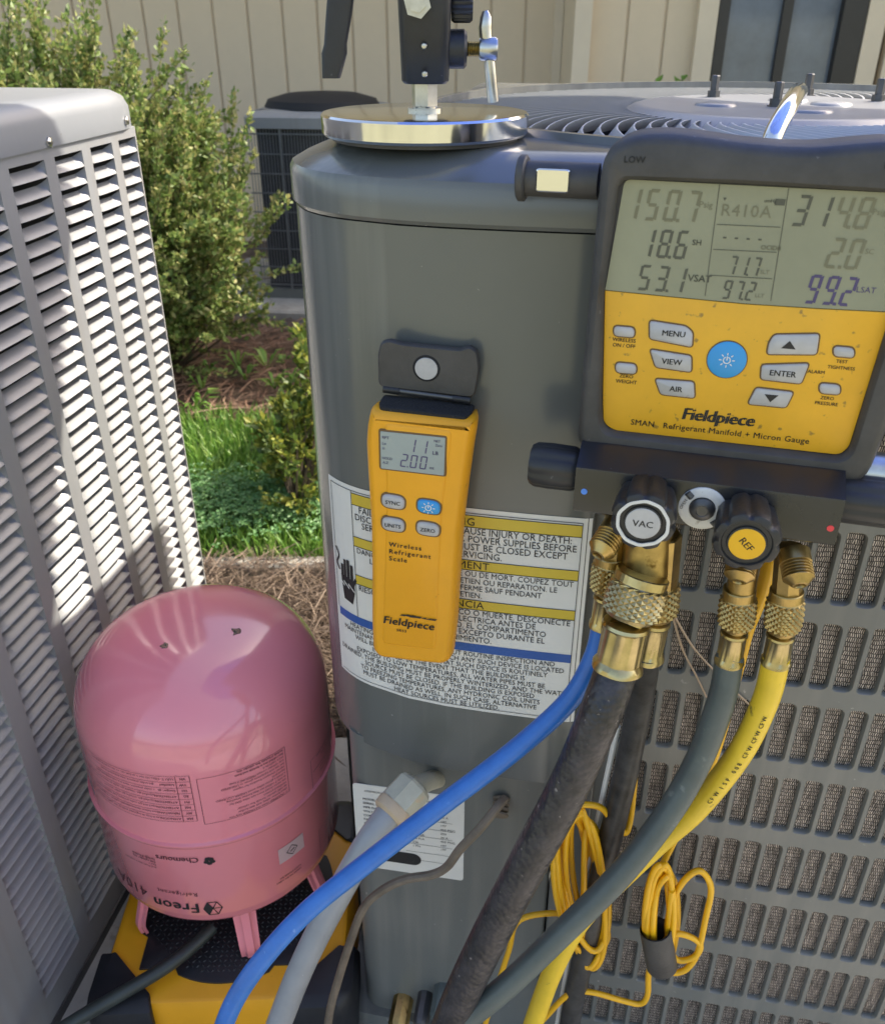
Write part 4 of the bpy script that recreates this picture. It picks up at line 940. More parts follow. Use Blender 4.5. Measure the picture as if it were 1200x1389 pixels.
def sunicon(q, x, y, r_):
    for k in range(8):
        a = k*math.pi/4; c, s_ = math.cos(a), math.sin(a); poly2(q, [(x + c*r_*1.15 - s_*r_*.13, y + s_*r_*1.15 + c*r_*.13), (x + c*r_*1.15 + s_*r_*.13, y + s_*r_*1.15 - c*r_*.13), (x + c*r_*1.7 + s_*r_*.1, y + s_*r_*1.7 - c*r_*.1), (x + c*r_*1.7 - s_*r_*.1, y + s_*r_*1.7 + c*r_*.1)])
    n_ = 20
    for k in range(n_):
        a0, a1 = 1.9 + k*5.6/n_ + .1, 1.9 + (k+1)*5.6/n_ + .1
        if a0 > 7.35: break
        poly2(q, [(x + math.cos(a)*r, y + math.sin(a)*r) for a, r in ((a0, r_*.62), (a0, r_*.85), (a1, r_*.85), (a1, r_*.62))])
    quad(q, x - r_*.12, y - r_*.05, x + r_*.12, y + r_*.9)
rbutton(534, 679, 'greybtn', 'SYNC'); rbutton(582, 686, 'bluebtn', None); rbutton(534, 710, 'greybtn', 'UNITS'); rbutton(581, 716, 'greybtn', 'ZERO')
t_ = MB()
for i, s_ in enumerate(('Wireless', 'Refrigerant', 'Scale')): p = rp(528, 738 + i*9.5); text(t_, s_, p[0], p[1] - .001, .0058, bold=.012, spacing=1.25)
p = rp(555, 846); text(t_, 'Fieldpiece', p[0], p[1] - .002, .0105, align='CENTER', bold=.018, shear=.12, spacing=1.02)
p = rp(545, 853); text(t_, 'SRS3', p[0], p[1] - .002, .0036, align='CENTER', bold=.018, spacing=1.2)
onplane(t_, FP - .0006).build('lettering', M['inkblack'], ur, smooth=0)
t_ = MB(); p = rp(562, 836)                     # the pale swoosh mark over the name
for k in range(7): x_ = p[0] - .012 + k*.0042; poly2(t_, [(x_, p[1] + .0006*math.sin(k*2)), (x_ + .0045, p[1] - .0002), (x_ + .006, p[1] + .0016), (x_ + .002, p[1] + .0014 + .0008*math.sin(k))])
onplane(t_, FP - .0007).build('emblem', M['inkblack'], ur, smooth=0)
# foam top, hinge, flap
t0_, t1_ = rp(500, 557), rp(643, 573); zt_ = max(t0_[1], t1_[1])
fo = round_poly([(t0_[0] + .007, FY + .0055), (t1_[0] - .007, FY + .0055), (t1_[0] - .004, FY + .014), (t1_[0] - .004, -.004), (t0_[0] + .004, -.004), (t0_[0] + .004, FY + .014)], .003, 3)
MB().prism(fo, [(0, zt_ - .006), (0, zt_ + .0006), (.0008, zt_ + .0012)], 'xy').build('foam_pad', M['foam'], ur, smooth=30)
h0 = Vector((rp(520, 527, -.006)[0], -.006, rp(520, 527, -.006)[1])); h1 = Vector((rp(638, 543, -.006)[0], -.006, rp(638, 543, -.006)[1]))
MB().tube([h0, h1], .0022, 12).build('hinge_pin', M['darksteel'], ur)
for (a, b) in ((0, .19), (.80, 1)): MB().tube([h0.lerp(h1, a), h0.lerp(h1, b)], .0031, 12).build('hinge_knuckle', M['black'], ur)
fl = round_poly([rp(514, 519, -.005), rp(513, 480, -.005), rp(517, 463, -.005), rp(530, 460, -.005), rp(545, 465, -.005), rp(625, 473, -.005), rp(637, 468, -.005), rp(648, 476, -.005), rp(651, 500, -.005), rp(645, 533, -.005), rp(639, 538, -.005), rp(520, 524, -.005)], .003, 3)
MB().prism(fl, [(.001, -.0008), (0, -.002), (0, -.006), (.0012, -.0075)]).build('flap', M['rubber'], ur, smooth=45)
c = rp(578, 500, -.008); MB().lathe([(.0102, 0), (.0098, .0006)], (c[0], -.0074, c[1]), (0, -1, 0), seg=28).build('magnet_recess', M['dark'], ur)
MB().lathe([(.0086, 0), (.0082, .001), (.0005, .0011)], (c[0], -.0076, c[1]), (0, -1, 0), seg=32).build('magnet', M['greybtn'], ur)

# ------------------------------------------------------------------ digital manifold gauge
G = Fr((.20, .52, .80), 16)
ug = empty('manifold_gauge', G, 'black and yellow digital manifold gauge hung on the grey unit', 'gauge')
def gp(a, b, ly=0): p = G.px(a, b, ly); return (p.x, p.z)
ho = [gp(*q) for q in ((815, 228), (822, 205), (838, 190), (862, 181), (900, 179), (940, 182), (1000, 191), (1060, 197), (1110, 198), (1160, 193), (1215, 189), (1245, 196), (1262, 215), (1270, 250), (1255, 400), (1230, 500), (1195, 600), (1178, 640), (1160, 655), (1140, 657), (960, 632), (800, 610), (788, 603), (783, 590), (790, 500))]
pane = [gp(*q) for q in ((847, 243), (1012, 249), (1222, 262), (1230, 275), (1217, 410), (1205, 430), (1152, 604), (1146, 613), (1136, 617), (834, 583), (824, 580), (818, 570), (817, 540), (820, 395), (841, 250))]
cpt = gp(985, 420); NG = 180
ho_s = ccw([tuple(p) for p in round_poly(ho, .006, 3)]); pn_s = ccw([tuple(p) for p in round_poly(pane, .004, 3)])
def ring(o_, ins, y): return [Vector((p.x, y, p.y)) for p in polar(offset(o_, ins), NG, cpt)]
MB().loops([ring(ho_s, .006, .045), ring(ho_s, .001, .040), ring(ho_s, 0, .015), ring(ho_s, .0005, -.002), ring(ho_s, .003, -.006), ring(ho_s, .006, -.0075), ring(pn_s, -.003, -.0065), ring(pn_s, -.0008, -.004), ring(pn_s, 0, .0012), ring(pn_s, .03, .0013)]).build('housing', M['rubber'], ug, smooth=40)
scr = round_poly([gp(847, 243), gp(1222, 262), gp(1213, 423), gp(1110, 418), gp(1010, 411.5), gp(910, 402), gp(820.5, 393)], [.004, .004, 0, 0, 0, 0, 0], 4)
screen = MB().prism(scr, [(0, .0012), (0, .0002)]).build('screen', M['lcd'], ug, smooth=0)
kp = round_poly([gp(820.5, 394), gp(910, 403), gp(1010, 412.5), gp(1110, 419), gp(1211, 424), gp(1205, 432), gp(1151, 606), gp(1138, 616.5), gp(832, 583), gp(818.5, 573), gp(817.5, 540)], [0, 0, 0, 0, 0, .004, .006, .005, .005, .005, .004], 4)
MB().prism(kp, [(0, .0012), (.0, -.0002), (.0006, -.0005)]).build('keypad', M['yellowp'], ug, smooth=30)
KY = -.0006
# screen digits
sg, sf, sb = MB(), MB(), MB()
def digs(mb, s_, x0, x1, yt, yb, n_, adv, wd):
    a = gp(x0, yb); h_ = gp(x0, yt)[1] - a[1]; b = gp(x1, yb)
    k = (b[0] - a[0])/(x1 - x0); segs(mb, s_, a[0], a[1], h_, adv=adv*k, wd=wd*k, t=h_*.105)
digs(sf, '150.7', 845, 945, 254, 297, 4, 26.5, 18); digs(sg, '18.6', 866, 937, 309, 348, 3, 23, 16); digs(sg, '53.1', 862, 935, 358, 393, 3, 23.5, 16)
digs(sg, '71.7', 984, 1030, 346, 372, 3, 16, 11); digs(sg, '97.2', 977, 1022, 379, 405, 3, 16, 11)
digs(sg, '31', 1070, 1125, 263, 306, 2, 29, 20); digs(sf, '4.8', 1127, 1180, 265, 309, 2, 28, 20); digs(sf, '2.0', 1116, 1172, 321, 363, 2, 27, 19); digs(sb, '99.2', 1088, 1160, 371, 411, 3, 24, 17)
digs(sg, '----', 975, 1030, 310, 333, 4, 16, 9)
def gt(mb, s_, a, b, szpx, ly=0, **k):
    p = gp(a, b, ly); kx = gp(a + 10, b, ly)[0] - p[0]; text(mb, s_, p[0], p[1], szpx*kx/10*1.38, **k)
gt(sf, 'Psig', 947, 281, 9); gt(sg, 'SH', 938, 332, 8, bold=.01); gt(sg, 'VSAT', 932, 381, 10, bold=.012); gt(sf, 'Psig', 1182, 291, 9); gt(sf, 'SC', 1172, 344, 8); gt(sb, 'LSAT', 1160, 396, 9)
gt(sf, 'R410A', 976, 292, 17, bold=.0, spacing=1.08); gt(sf, 'OCIDB', 1031, 338, 6.5, bold=.008); gt(sf, 'SLT', 1030, 371, 6); gt(sf, 'LLT', 1023, 403, 6); gt(sg, 'umHg', 1036, 274, 5, bold=.008); 
p = gp(1050, 278); quad(sg, p[0], p[1], p[0] + .0055, p[1] + .0035)
p = gp(980, 272); poly2(sg, [(p[0], p[1] + .0018), (p[0] + .002, p[1] + .0018), (p[0] + .001, p[1])])
def gline(mb, a, b, t=.0003):
    a, b = Vector(gp(*a)), Vector(gp(*b)); n_ = Vector((-(b-a).y, (b-a).x)).normalized()*t; poly2(mb, [a - n_, b - n_, b + n_, a + n_])
for a, b in (((976, 248), (956, 401)), ((1070, 252), (1045, 408)), ((972, 304), (1058, 308)), ((967, 338), (1053, 342)), ((962, 373), (1047, 378))): gline(sg, a, b, .00022)
for mb_, mm in ((sg, 'seg'), (sf, 'segf'), (sb, 'segb')): onplane(mb_, -.0001).build('screen_digits', M[mm], screen, smooth=0)
# keypad buttons
def gbtn(pts, m, r_=.0022, txt=None, sz=8, tri=0, off=(0, 0)):
    o = round_poly([gp(*q) for q in pts], r_, 4); c = sum((Vector(p) for p in o), Vector((0, 0)))/len(o)
    MB().prism(o, [(-.0009, KY + .0004), (-.0008, KY - .0002), (0, KY - .0003)]).build('button_rim', M['btnedge'], ug)
    b_ = MB().prism(o, [(0.0001, KY), (.0001, KY - .0010), (.0007, KY - .0016)]).build('button', M[m], ug, smooth=50); t_ = MB()
    if txt: 
        k = .00042*1.38*sz; text(t_, txt, c[0] + off[0], c[1] - k*.36, k, align='CENTER', bold=.014)
    if tri: poly2(t_, [(c[0] - .0042, c[1] - .0026*tri), (c[0] + .0042, c[1] - .0026*tri), (c[0], c[1] + .0024*tri)])
    if t_.v: onplane(t_, KY - .0018).build('lettering', M['inkblack'], b_, smooth=0)
    return b_
gbtn([(881, 434), (930, 441.5), (939.5, 450), (938.5, 470), (881, 458.5)], 'greybtn', txt='MENU', sz=9)
gbtn([(881.5, 473), (937.5, 481.8), (937.5, 503.8), (889, 497)], 'greybtn', txt='VIEW', sz=9)
gbtn([(888.5, 513), (941, 517), (942, 539), (896, 534)], 'greybtn', txt='AIR', sz=9)
gbtn([(1049.5, 453), (1111, 452), (1107, 480), (1039.7, 479.5), (1042.5, 464)], 'greybtn', tri=1)
gbtn([(1032.7, 494), (1097, 492), (1086, 519.6), (1031.3, 513.5)], 'greybtn', txt='ENTER', sz=9)
gbtn([(1025, 525), (1076, 531), (1065.5, 552), (1014, 547)], 'greybtn', tri=-1)
for (a, b) in ((846.5, 449), (849, 498.6), (1144, 476.5), (1125, 526.6)):
    gbtn([(a - 14, b - 8), (a + 14, b - 5.5), (a + 14, b + 8), (a - 14, b + 5.5)], 'greybtn', .0035)
c = gp(985.5, 487); rr = gp(1012.5, 487)[0] - c[0]
MB().prism([(c[0] + rr*1.05*math.cos(k*math.pi/24), c[1] + rr*1.05*math.sin(k*math.pi/24)) for k in range(48)], [(0, KY + .0004), (0, KY - .0003), (.0006, KY - .0004)]).build('button_rim', M['btnedge'], ug)
bb = MB().prism([(c[0] + rr*math.cos(k*math.pi/24), c[1] + rr*math.sin(k*math.pi/24)) for k in range(48)], [(0, KY), (0, KY - .0009), (.0008, KY - .0015)]).build('power_button', M['bluebtn'], ug, smooth=50)
t_ = MB(); sunicon(t_, c[0], c[1], .0028); onplane(t_, KY - .0017).build('lettering', M['white'], bb, smooth=0)
t_ = MB()
gt(t_, 'Fieldpiece', 973, 573, 18.5, align='CENTER', bold=.03, shear=.14, spacing=.98)
gt(t_, 'SMAN   Refrigerant Manifold + Micron Gauge', 973, 588, 9.0, align='CENTER', bold=.006, spacing=1.06); gt(t_, 'TM', 906, 581, 4)
for (s_, a, b) in (('WIRELESS', 846, 463), ('ON / OFF', 846, 470.5), ('ZERO', 849, 512), ('WEIGHT', 849, 519.5), ('TEST', 1141, 492), ('TIGHTNESS', 1140, 500.5), ('ZERO', 1121, 541.5), ('PRESSURE', 1120, 549), ('ALARM', 1106, 506)): gt(t_, s_, a, b, 5.4, align='CENTER', bold=.008)
onplane(t_, KY - .0002).build('lettering', M['inkblack'], ug, smooth=0)
t_ = MB(); gt(t_, 'LOW', 862, 218, 9, align='CENTER', bold=.008); gt(t_, 'HIGH', 1210, 226, 9, align='CENTER', bold=.008); onplane(t_, -.0079).build('lettering', M['black'], ug, smooth=0)
# folding handle stub at top left and hook
hb0 = G.px(703, 241, .02); hb1 = G.px(812, 247, .02)
hb1 = Vector((hb1.x, .02, hb0.z)); ax = (hb1 - hb0)
MB().lathe([(.0125, 0), (.0138, .001), (.0138, .0045), (.0125, .0055), (.0105, .0055), (.0105, ax.length)], hb0, ax, seg=32).build('handle_stub', M['rubber'], ug, smooth=35)
w0 = G.px(727, 228, .0085); w1 = G.px(771, 262, .0085)
MB().prism(round_poly([(w0.x, w1.z), (w1.x, w1.z), (w1.x, w0.z), (w0.x, w0.z)], .002), [(0, .0115), (0, .0092), (.0008, .0086)]).build('handle_window', M['chrome'], ug, smooth=30)
hk = [G.I @ at_y(1040, 215, .60), G.I @ at_y(1050, 180, .605), G.I @ at_y(1066, 150, .625), G.I @ at_y(1078, 130, .66), G.I @ at_y(1083, 124, .69)]
MB().tube(catmull(hk, 6), .0062, 14).build('hanging_hook', M['chrome'], ug)
# manifold block: chamfered bar
BX0, BX1 = gp(779, 660, -.03)[0], gp(1137, 720, -.03)[0]; BZB, BZT = gp(778, 694, -.03)[1], gp(781, 636, -.03)[1] + .002
bl = MB(); prf = [(-.0285, BZB), (-.030, BZB + .0015), (-.030, BZT - .003), (-.0295, BZT - .001), (-.0075, BZT + .0085), (.018, BZT + .0085), (.018, BZB)]
bl.loops([[Vector((BX0, p[0], p[1])) for p in prf], [Vector((BX1, p[0], p[1])) for p in prf]]).build('manifold_block', M['anod'], ug, smooth=20)
for (a, b, nm, cc) in ((792, 667, 'blue_dot', (.08, .28, .8)), (1126, 717, 'red_dot', (.75, .05, .06))):
    p = gp(a, b, -.0303); MB().lathe([(.0022, 0), (.0021, .0003)], (p[0], -.0301, p[1]), (0, -1, 0), seg=16).build(nm, mat(nm, cc, .4), ug)
def lobes(n_, d): return lambda k, i: 1 - d*(.5 + .5*math.cos(2*math.pi*n_*k))**3
# side valve knobs on the bar's ends
zc = (BZB + BZT)/2 + .004
MB().lathe([(.012, 0), (.014, -.001), (.0155, -.004), (.0160, -.020), (.0155, -.030), (.0135, -.0335), (.0005, -.0338)], (BX0, -.008, zc), (1, 0, 0), seg=60, fn=lobes(8, .07)).build('side_knob', M['black'], ug, smooth=35)
MB().lathe([(.012, 0), (.0155, .001), (.0160, .004), (.0160, .034), (.0145, .037), (.0005, .0374)], (BX1, -.004, zc + .001), (1, 0, 0), seg=60, fn=lobes(8, .07)).build('side_knob', M['black'], ug, smooth=35)
MB().lathe([(.012, 0), (.013, .001), (.013, .06), (.012, .061)], (BX1 + .0004, .014, zc + .0135), (1, 0, 0), seg=32).build('side_tube', M['steel'], ug)
# front valve knobs
def fknob(a, b, txt, m, rot=0):
    Y0, Y1 = -.030, -.066; c = G.px(a, b, Y1); r_ = .0205; ax = Vector((0, -1, 0)); o_ = Vector((c.x, Y0, c.z))
    fn = lambda k, i: (1 - .12*(.5 + .5*math.cos(2*math.pi*8*k))**4) if i < 6 else 1
    kn = MB().lathe([(r_*.82, 0), (r_*.9, .004), (r_*.96, .016), (r_*.99, .027), (r_, .031), (r_*.95, .0345), (r_*.80, .036), (r_*.74, .036), (r_*.70, .0345), (r_*.58, .0345), (r_*.56, .0358), (r_*.5, .0362), (.0005, .0362)], o_, ax, seg=96, fn=fn).build('valve_knob', M['black'], ug, smooth=38)
    MB().lathe([(r_*.52, .0363), (r_*.50, .0366), (.0005, .0367)], o_, ax, seg=36).build('knob_label', M[m], kn)
    if m == 'greybtn': 
        MB().lathe([(r_*.80, .0361), (r_*.80, .0365), (r_*.70, .0365), (r_*.70, .0355)], o_, ax, seg=60, cap=False, fn=lambda k, i: 1 + .012*math.sin(k*63) + .012*math.sin(k*25)).build('worn_ring', M['offwhite'], kn)
    t_ = MB(); text(t_, txt, 0, -.0022, .0064, align='CENTER', bold=.01); cr, sr = math.cos(rot), math.sin(rot)
    t_.mapv(lambda p: (c.x + p.x*cr - p.y*sr, Y0 - .0368, c.z + p.x*sr + p.y*cr)).build('lettering', M['inkblack'], kn, smooth=0)
fknob(871.5, 710, 'VAC', 'greybtn', -.0); fknob(1012.5, 738, 'REF', 'wire', -.75)
# sight glass
c = G.px(952, 690, -.031)
o_ = Vector((c.x, -.030, c.z)); sgl = MB().lathe([(.0150, 0), (.0150, .001), (.0140, .0016), (.0085, .0016), (.0085, .0008)], o_, (0, -1, 0), seg=40).build('sight_glass_ring', M['offwhite'], ug)
MB().lathe([(.0083, .0005), (.0078, .003), (.006, .0045), (.004, .005), (.0035, .0046), (.0004, .0046)], o_, (0, -1, 0), seg=28).build('sight_glass', M['darksteel'], sgl)
for s_ in (-1, 1): MB().tube([o_ + Vector((s_*.0075, -.002, -s_*.0075)), o_ + Vector((s_*.0105, -.002, -s_*.0105))], .0022, 8).build('ring_lug', M['darksteel'], sgl)
t_ = MB(); text(t_, 'OPEN', -.0125, -.002, .003, rot=1.2); text(t_, 'CLOSE', .009, .004, .003, rot=-1.2); t_.mapv(lambda p: (c.x + p.x, -.0319, c.z + p.y)).build('lettering', M['inkblack'], sgl, smooth=0)
# brass ports under the bar
def gw(a, b, ly): return G.px(a, b, ly)
def hexpipe(p, q, r_, seg=6, name='brass_port', m='brass', parent=ug):
    L_ = (q - p).length; return MB().lathe([(r_*.92, 0), (r_, .001), (r_, L_ - .001), (r_*.92, L_)], p, q - p, seg=seg).build(name, M[m], parent, smooth=25)
def flare(p, q, r_):                            # open threaded stub with a cone end
    d = (q - p); L_ = d.length; pr_ = [(r_*1.02, 0), (r_*1.02, L_*.36), (r_*.92, L_*.38)]
    for k in range(5): z = L_*(.40 + k*.085); pr_ += [(r_*.86, z), (r_, z + L_*.03), (r_, z + L_*.05)]
    pr_ += [(r_*.84, L_*.84), (r_*.5, L_*.99), (r_*.36, L_), (r_*.30, L_*.95), (r_*.28, L_*.8), (.0003, L_*.8)]
    MB().lathe(pr_, p, d, seg=28).build('flare_stub', M['brass'], ug, smooth=30)
PY = -.012
hexpipe(gw(838, 700, PY), gw(831, 772, PY), .0095); flare(gw(838, 712, PY - .006), gw(810, 754, PY - .030), .0098)
hexpipe(gw(880, 715, PY), gw(872, 795, PY - .006), .0165, 24); hexpipe(gw(893, 722, PY + .004), gw(888, 790, PY + .004), .016, 8)
hexpipe(gw(1012, 745, PY), gw(1003, 812, PY), .0098, 24); flare(gw(1008, 752, PY - .012), gw(1001, 790, PY - .028), .0100)
hexpipe(gw(1072, 742, PY), gw(1066, 812, PY), .0098, 8); flare(gw(1076, 748, PY - .006), gw(1085, 795, PY - .026), .0100)
# ------------------------------------------------------------------ hoses with knurled couplings
def knurl(mb, p, q, r_, seg=36, rings=10, h_=.0010):
    d = (q - p); L_ = d.length; ax = d.normalized(); a = ax.orthogonal().normalized(); b = ax.cross(a); Lp = []
    def rg(r, z): Lp.append([p + ax*z + (a*math.cos(2*math.pi*k/seg) + b*math.sin(2*math.pi*k/seg))*r for k in range(seg)])
    rg(r_*.62, 0); rg(r_*.86, 0); rg(r_*.90, L_*.02); rg(r_*.90, L_*.20); rg(r_*.93, L_*.22)
    for i in range(rings):
        t = i/(rings - 1); z = L_*(.25 + .62*t); bow = 1 - .05*(2*t - 1)**2
        Lp.append([p + ax*z + (a*math.cos(2*math.pi*k/seg) + b*math.sin(2*math.pi*k/seg))*(r_*bow + (h_ if (i + k) % 2 else -h_*.4)) for k in range(seg)])
    rg(r_*.88, L_*.90); rg(r_*.80, L_*.98); rg(r_*.55, L_)
    k0 = len(mb.f); mb.loops(Lp); o = []
    for idx, f in enumerate(mb.f[k0:]):
        i, k = divmod(idx, seg)
        if len(f) == 4 and 5 <= i < 5 + rings - 1: o += [(f[0], f[1], f[3]), (f[1], f[2], f[3])] if (i - 5 + k) % 2 else [(f[0], f[1], f[2]), (f[0], f[2], f[3])]
        else: o.append(f)
    mb.f[k0:] = o; return mb
def ferrule(mb, p, q, r_, flutes=8):
    L_ = (q - p).length; return mb.lathe([(r_*.7, 0), (r_*.95, L_*.04), (r_, L_*.10), (r_*.92, L_*.16), (r_*.93, L_*.80), (r_*1.06, L_*.88), (r_*1.08, L_*.97), (r_*.8, L_)], p, q - p, seg=48, fn=lambda k, i: 1 - .07*(.5 + .5*math.cos(2*math.pi*flutes*k))**2 if 2 < i < 5 else 1 + .02*math.sin(k*30) if i > 5 else 1)
def hose(name, label, nut, fer, path, rad, m, brass='brass', nr=.0125, fr=.0088, group='hoses hanging from the gauge', rads=None, n=12, nut2=None):
    pts = [at_y(*q) for q in path]; n0, n1 = [G.M @ G.px(*q) for q in nut]; f0, f1 = [G.M @ G.px(*q) for q in fer]
    r_ = empty(name, n0, label, 'hose', group); off = n0
    knurl(MB(), n0 - off, n1 - off, nr).build('knurled_nut', M[brass], r_, smooth=0)
    ferrule(MB(), f0 - off, f1 - off, fr).build('ferrule', M[brass if brass != 'brass' else 'brass2'], r_, smooth=35)
    MB().tube([n1 - off, f0 - off], fr*.75, 16).build('coupling_neck', M[brass], r_)
    P = [f0.lerp(f1, .9), f1] + pts; S_ = catmull([p - off for p in P], n)
    t_ = MB().tube(S_, rad if rads is None else rads, 20).build('rubber_tube', M[m], r_, smooth=60)
    return r_, t_, S_
PYn = -.012
hose('blue_hose', 'blue refrigerant hose curving down from gauge across the grey conduit', ((828, 752, PYn), (822, 803, PYn)), ((822, 806, PYn), (816, 850, PYn)),
     [(805, 893, .520), (772, 950, .512), (700, 1016, .500), (600, 1092, .485), (500, 1169, .468), (420, 1233, .452), (360, 1297, .436), (318, 1358, .425), (296, 1420, .415), (285, 1500, .40)], .0079, 'blueh', nr=.0122, fr=.0092)
hose('vacuum_hose', 'thick braided black vacuum hose hanging from the VAC knob fitting', ((872, 778, PYn - .018), (852, 838, PYn - .028)), ((850, 842, PYn - .029), (836, 908, PYn - .036)),
     [(815, 965, .478), (772, 1065, .470), (715, 1172, .462), (664, 1270, .456), (625, 1352, .452), (600, 1420, .449), (580, 1500, .445)], .0152, 'blackh', brass='brass2', nr=.0205, fr=.0168)
hose('black_hose', 'slim black hose running straight down behind the thick vacuum hose', ((892, 778, PYn + .006), (889, 836, PYn + .006)), ((888, 838, PYn + .006), (876, 893, PYn + .006)),
     [(868, 950, .555), (848, 1050, .557), (822, 1160, .557), (797, 1270, .555), (776, 1370, .553), (765, 1450, .552)], .0108, 'blackh2', nr=.0160, fr=.0122)
hose('grey_hose', 'grey green hose sweeping down left from the REF knob fitting', ((1003, 798, PYn), (997, 852, PYn)), ((996, 855, PYn), (988, 899, PYn)),
     [(978, 950, .500), (948, 1030, .494), (905, 1105, .484), (838, 1190, .472), (760, 1268, .461), (690, 1335, .452), (630, 1383, .446), (560, 1430, .44)], .0102, 'greyh', brass='brass', nr=.0124, fr=.0098)
_, yt, YS = hose('yellow_hose', 'yellow charging hose curving from right port behind the grey hose', ((1067, 800, PYn), (1060, 856, PYn)), ((1059, 859, PYn), (1051, 900, PYn)),
     [(1038, 950, .497), (1003, 1022, .500), (945, 1096, .508), (896, 1140, .516), (838, 1195, .522), (786, 1250, .524), (752, 1312, .524), (728, 1375, .522), (706, 1440, .52)], .0096, 'yellowh', nr=.0124, fr=.0098)
t_ = MB()                                       # print along the yellow hose
u0 = YS[18]
for i, ch in enumerate('WFC WFC WFC 800 PSI WFC'):
    j = 27 + i*.8; k = int(j); f_ = j - k
    if k + 1 >= len(YS) or ch == ' ': continue
    p = YS[k].lerp(YS[k+1], f_); tg = (YS[k+1] - YS[k]).normalized(); vw = (CAM - yt.parent.location - p).normalized(); vw = (vw - tg*vw.dot(tg)).normalized(); sd = tg.cross(vw)
    q = MB(); text(q, ch, 0, 0, .0052, bold=.01)
    nn = (vw*.82 - sd*.0 + sd*(.57 if sd.x > 0 else -.57)).normalized(); s2 = tg.cross(nn); s2 = s2 if s2.x < 0 else s2
    q.mapv(lambda v: p + nn*.0098 - tg*v.x + nn.cross(-tg)*v.y); t_.add(q.v, q.f)
t_.build('lettering', M['inkblack'], yt.parent, smooth=0)
# pale pipe edge behind the black hoses
pe = [at_y(a, b, .566) for a, b in ((838, 985), (815, 1090), (790, 1210), (768, 1320), (752, 1410))]
r_ = empty('white_cable', pe[0], 'thin off-white cable running down beside the slim black hose', 'cable')
MB().tube(catmull([p - pe[0] for p in pe], 6), .0026, 8).build('sheath', M['white'], r_)
# dark green hose from under the cylinder
pe = [at_z(288, 1258, .100), at_z(262, 1283, .098), at_z(225, 1312, .096), at_z(165, 1348, .088), at_z(100, 1386, .075), at_z(40, 1425, .05)]
r_ = empty('green_hose', pe[0], 'dark green hose running from under the pink cylinder to the lower left', 'hose')
MB().tube(catmull([p - pe[0] for p in pe], 8), .0082, 14).build('rubber_tube', M['greenh'], r_)

# ------------------------------------------------------------------ electrical conduit and control cable
ct = A.w(578, 1050, -.30); cA = at_y(552, 1078, .585); cB = at_y(522, 1112, .565)
pe = [cB.lerp(cA, .35), cB, at_y(495, 1150, .552), at_y(450, 1230, .535), at_y(410, 1310, .520), at_y(378, 1390, .507), at_y(345, 1480, .49)]
r_ = empty('electrical_conduit', cA, 'grey flexible conduit with cream elbow fitting entering the grey unit', 'conduit')
MB().tube(catmull([p - cA for p in pe], 10), .0124, 24).build('conduit_tube', M['conduit'], r_)
d = (cB - cA).normalized(); p0 = d*-.012
MB().lathe([(.010, -.003), (.0165, 0), (.0185, .003), (.0188, .024), (.0178, .027)], p0, d, seg=8).build('fitting_body', M['cream'], r_, smooth=25)
MB().lathe([(.0178, .0265), (.0186, .028), (.0180, .036), (.0140, .0385)], p0, d, seg=40, fn=lambda k, i: 1 + .03*math.sin(k*19) + .02*math.sin(k*44)).build('sealant_collar', mat('tan_sealant', (.55, .42, .28), .5, bump=.3), r_, smooth=50)
q = at_y(594, 1056, .650) - cA; MB().tube([p0 + d*.006, p0.lerp(q, .5), q], .0095, 16).build('fitting_elbow', M['cream'], r_)
pe = [at_y(x, y, Y) for x, y, Y in ((684, 1084, .575), (672, 1098, .560), (650, 1125, .553), (624, 1152, .551), (606, 1176, .553), (585, 1187, .556), (550, 1193, .556), (518, 1208, .554), (493, 1232, .551), (476, 1275, .546), (460, 1325, .541), (447, 1375, .537), (440, 1440, .533))]
r_ = empty('control_cable', pe[0], 'thin brown control cable hanging from bushing below the service panel', 'cable')
MB().tube(catmull([p - pe[0] for p in pe], 6), .0042, 10).build('sheath', M['brownc'], r_)

# ------------------------------------------------------------------ yellow sensor cables in loops
def loopcable(name, label, pre, cx_, cy_, hw_, hh_, turns, post, Y, rad=.0030, tilt=0, jit=4, seed=1, extra=None, thick=0):
    random.seed(seed); P = [at_y(*q) for q in pre]
    for t in range(turns):
        ox, oy, sw2, sh = random.uniform(-jit, jit), random.uniform(-jit, jit), random.uniform(.7, 1.25), random.uniform(.9, 1.1)
        for k in range(8):
            a = math.pi/2 + k*math.pi/4; x_ = hw_*sw2*math.cos(a); y_ = -hh_*sh*math.sin(a); s_ = tilt*y_
            P.append(at_y(cx_ + ox + x_ + s_, cy_ + oy + y_, Y + .010*math.cos(a*1 + t) - .004*t/turns + random.uniform(-.002, .002)))
    if extra: P += [at_y(*q) for q in extra]
    P += [at_y(*q) for q in post]; r_ = empty(name, P[0], label, 'cable', 'yellow sensor cables')
    S_ = catmull([p - P[0] for p in P], 6); rl = [rad + (thick*max(0, 1 - max(0, i - 10)/12)) for i in range(len(S_))]
    MB().tube(S_, rl, 8).build('cable_wire', M['wire'], r_, smooth=60); return r_, P[0]
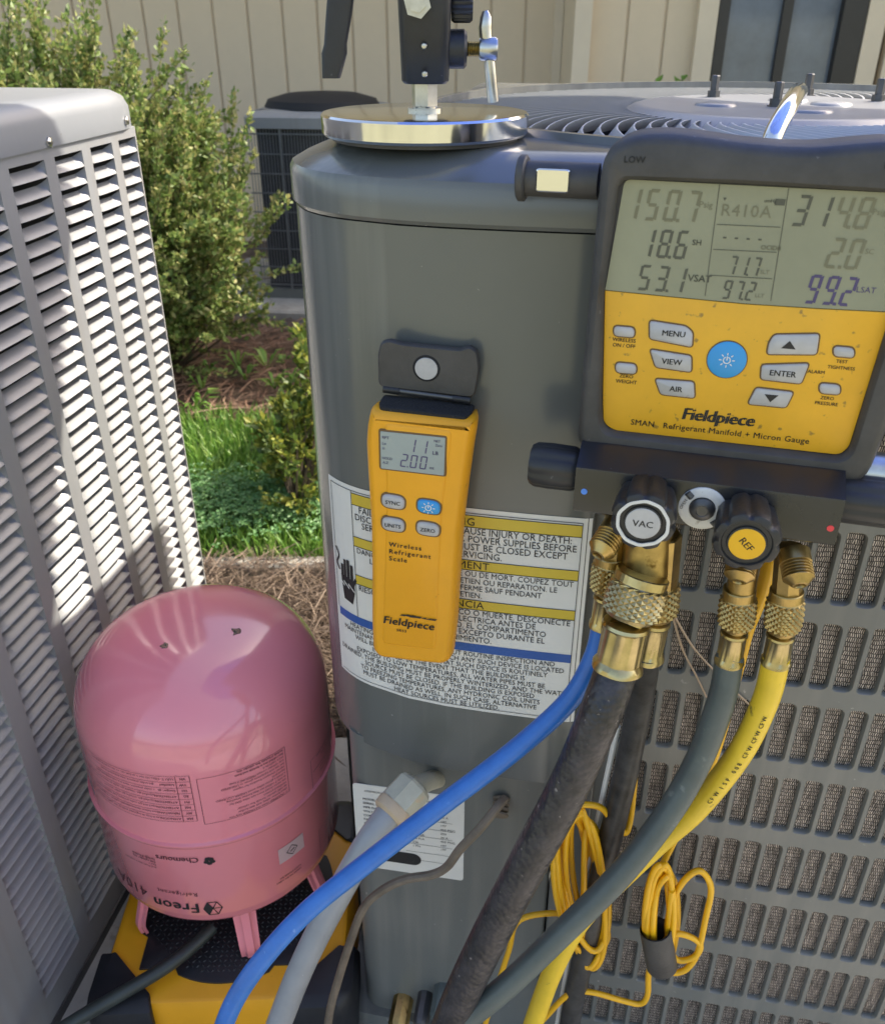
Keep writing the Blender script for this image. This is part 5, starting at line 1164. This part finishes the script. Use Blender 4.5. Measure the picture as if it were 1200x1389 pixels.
loopcable('sensor_cable', 'coiled yellow sensor cable tucked between the two black hoses', [(850, 760, .545), (862, 850, .567), (866, 960, .570), (860, 1060, .572), (855, 1110, .570), (848, 1130, .560), (834, 1120, .556), (815, 1096, .554), (785, 1092, .552)], 788, 1198, 26, 98, 8, [(792, 1290, .548), (800, 1312, .545), (815, 1290, .548), (822, 1262, .552), (770, 1240, .56), (705, 1248, .560), (690, 1290, .560), (672, 1345, .560), (655, 1400, .56)], .556, tilt=.13, seed=3, jit=12)
rc, o0 = loopcable('sensor_cable', 'looped yellow sensor cable tied with black strap at the coil guard', [(1046, 752, .530), (1034, 800, .536), (1015, 850, .542), (1004, 900, .545), (990, 960, .555), (965, 1040, .562), (925, 1120, .558), (895, 1180, .548)], 897, 1245, 18, 64, 9, [(905, 1308, .532), (925, 1318, .531), (945, 1295, .530), (957, 1245, .530), (964, 1205, .531), (950, 1182, .532), (930, 1192, .532), (912, 1222, .531), (905, 1262, .531), (915, 1300, .532), (938, 1300, .53), (950, 1285, .53), (938, 1272, .53), (912, 1268, .531), (892, 1290, .535), (880, 1318, .540), (878, 1350, .545), (868, 1362, .547), (845, 1358, .547), (800, 1346, .548), (770, 1350, .55), (735, 1385, .55)], .538, tilt=-.04, seed=5, jit=5, thick=.0026)
# strap: a band wrapped round the bundle
a, b = at_y(884, 1266, .524) - o0, at_y(893, 1317, .524) - o0; d = b - a; 
MB().lathe([(.0134, 0), (.0140, .001), (.0140, d.length - .001), (.0134, d.length), (.0120, d.length), (.0120, 0)], a + Vector((.004, .004, 0)), d, seg=30, cap=False, fn=lambda k, i: 1 + .05*math.sin(k*12.6)).build('hook_strap', M['rubber'], rc, smooth=40)
# pine needles caught in the guard
for pts, nm in ((((911, 832), (925, 880), (943, 915), (958, 946)), 'dry pine needle caught in the coil guard, the steeper one'), (((911, 830), (940, 878), (975, 916), (1016, 956)), 'dry pine needle caught in the coil guard, passing behind the grey hose')):
    P = [A.w(a, b, -.3475) for a, b in pts]; P[0] = A.w(*pts[0], -.3475); r_ = empty('pine_needle', P[0], nm, 'pine needle', 'needles caught in the guard')
    MB().tube(catmull([p - P[0] for p in P], 6), [.0011]*7 + [.0009]*6 + [.0008]*6, 5).build('needle', M['drypine'], r_)
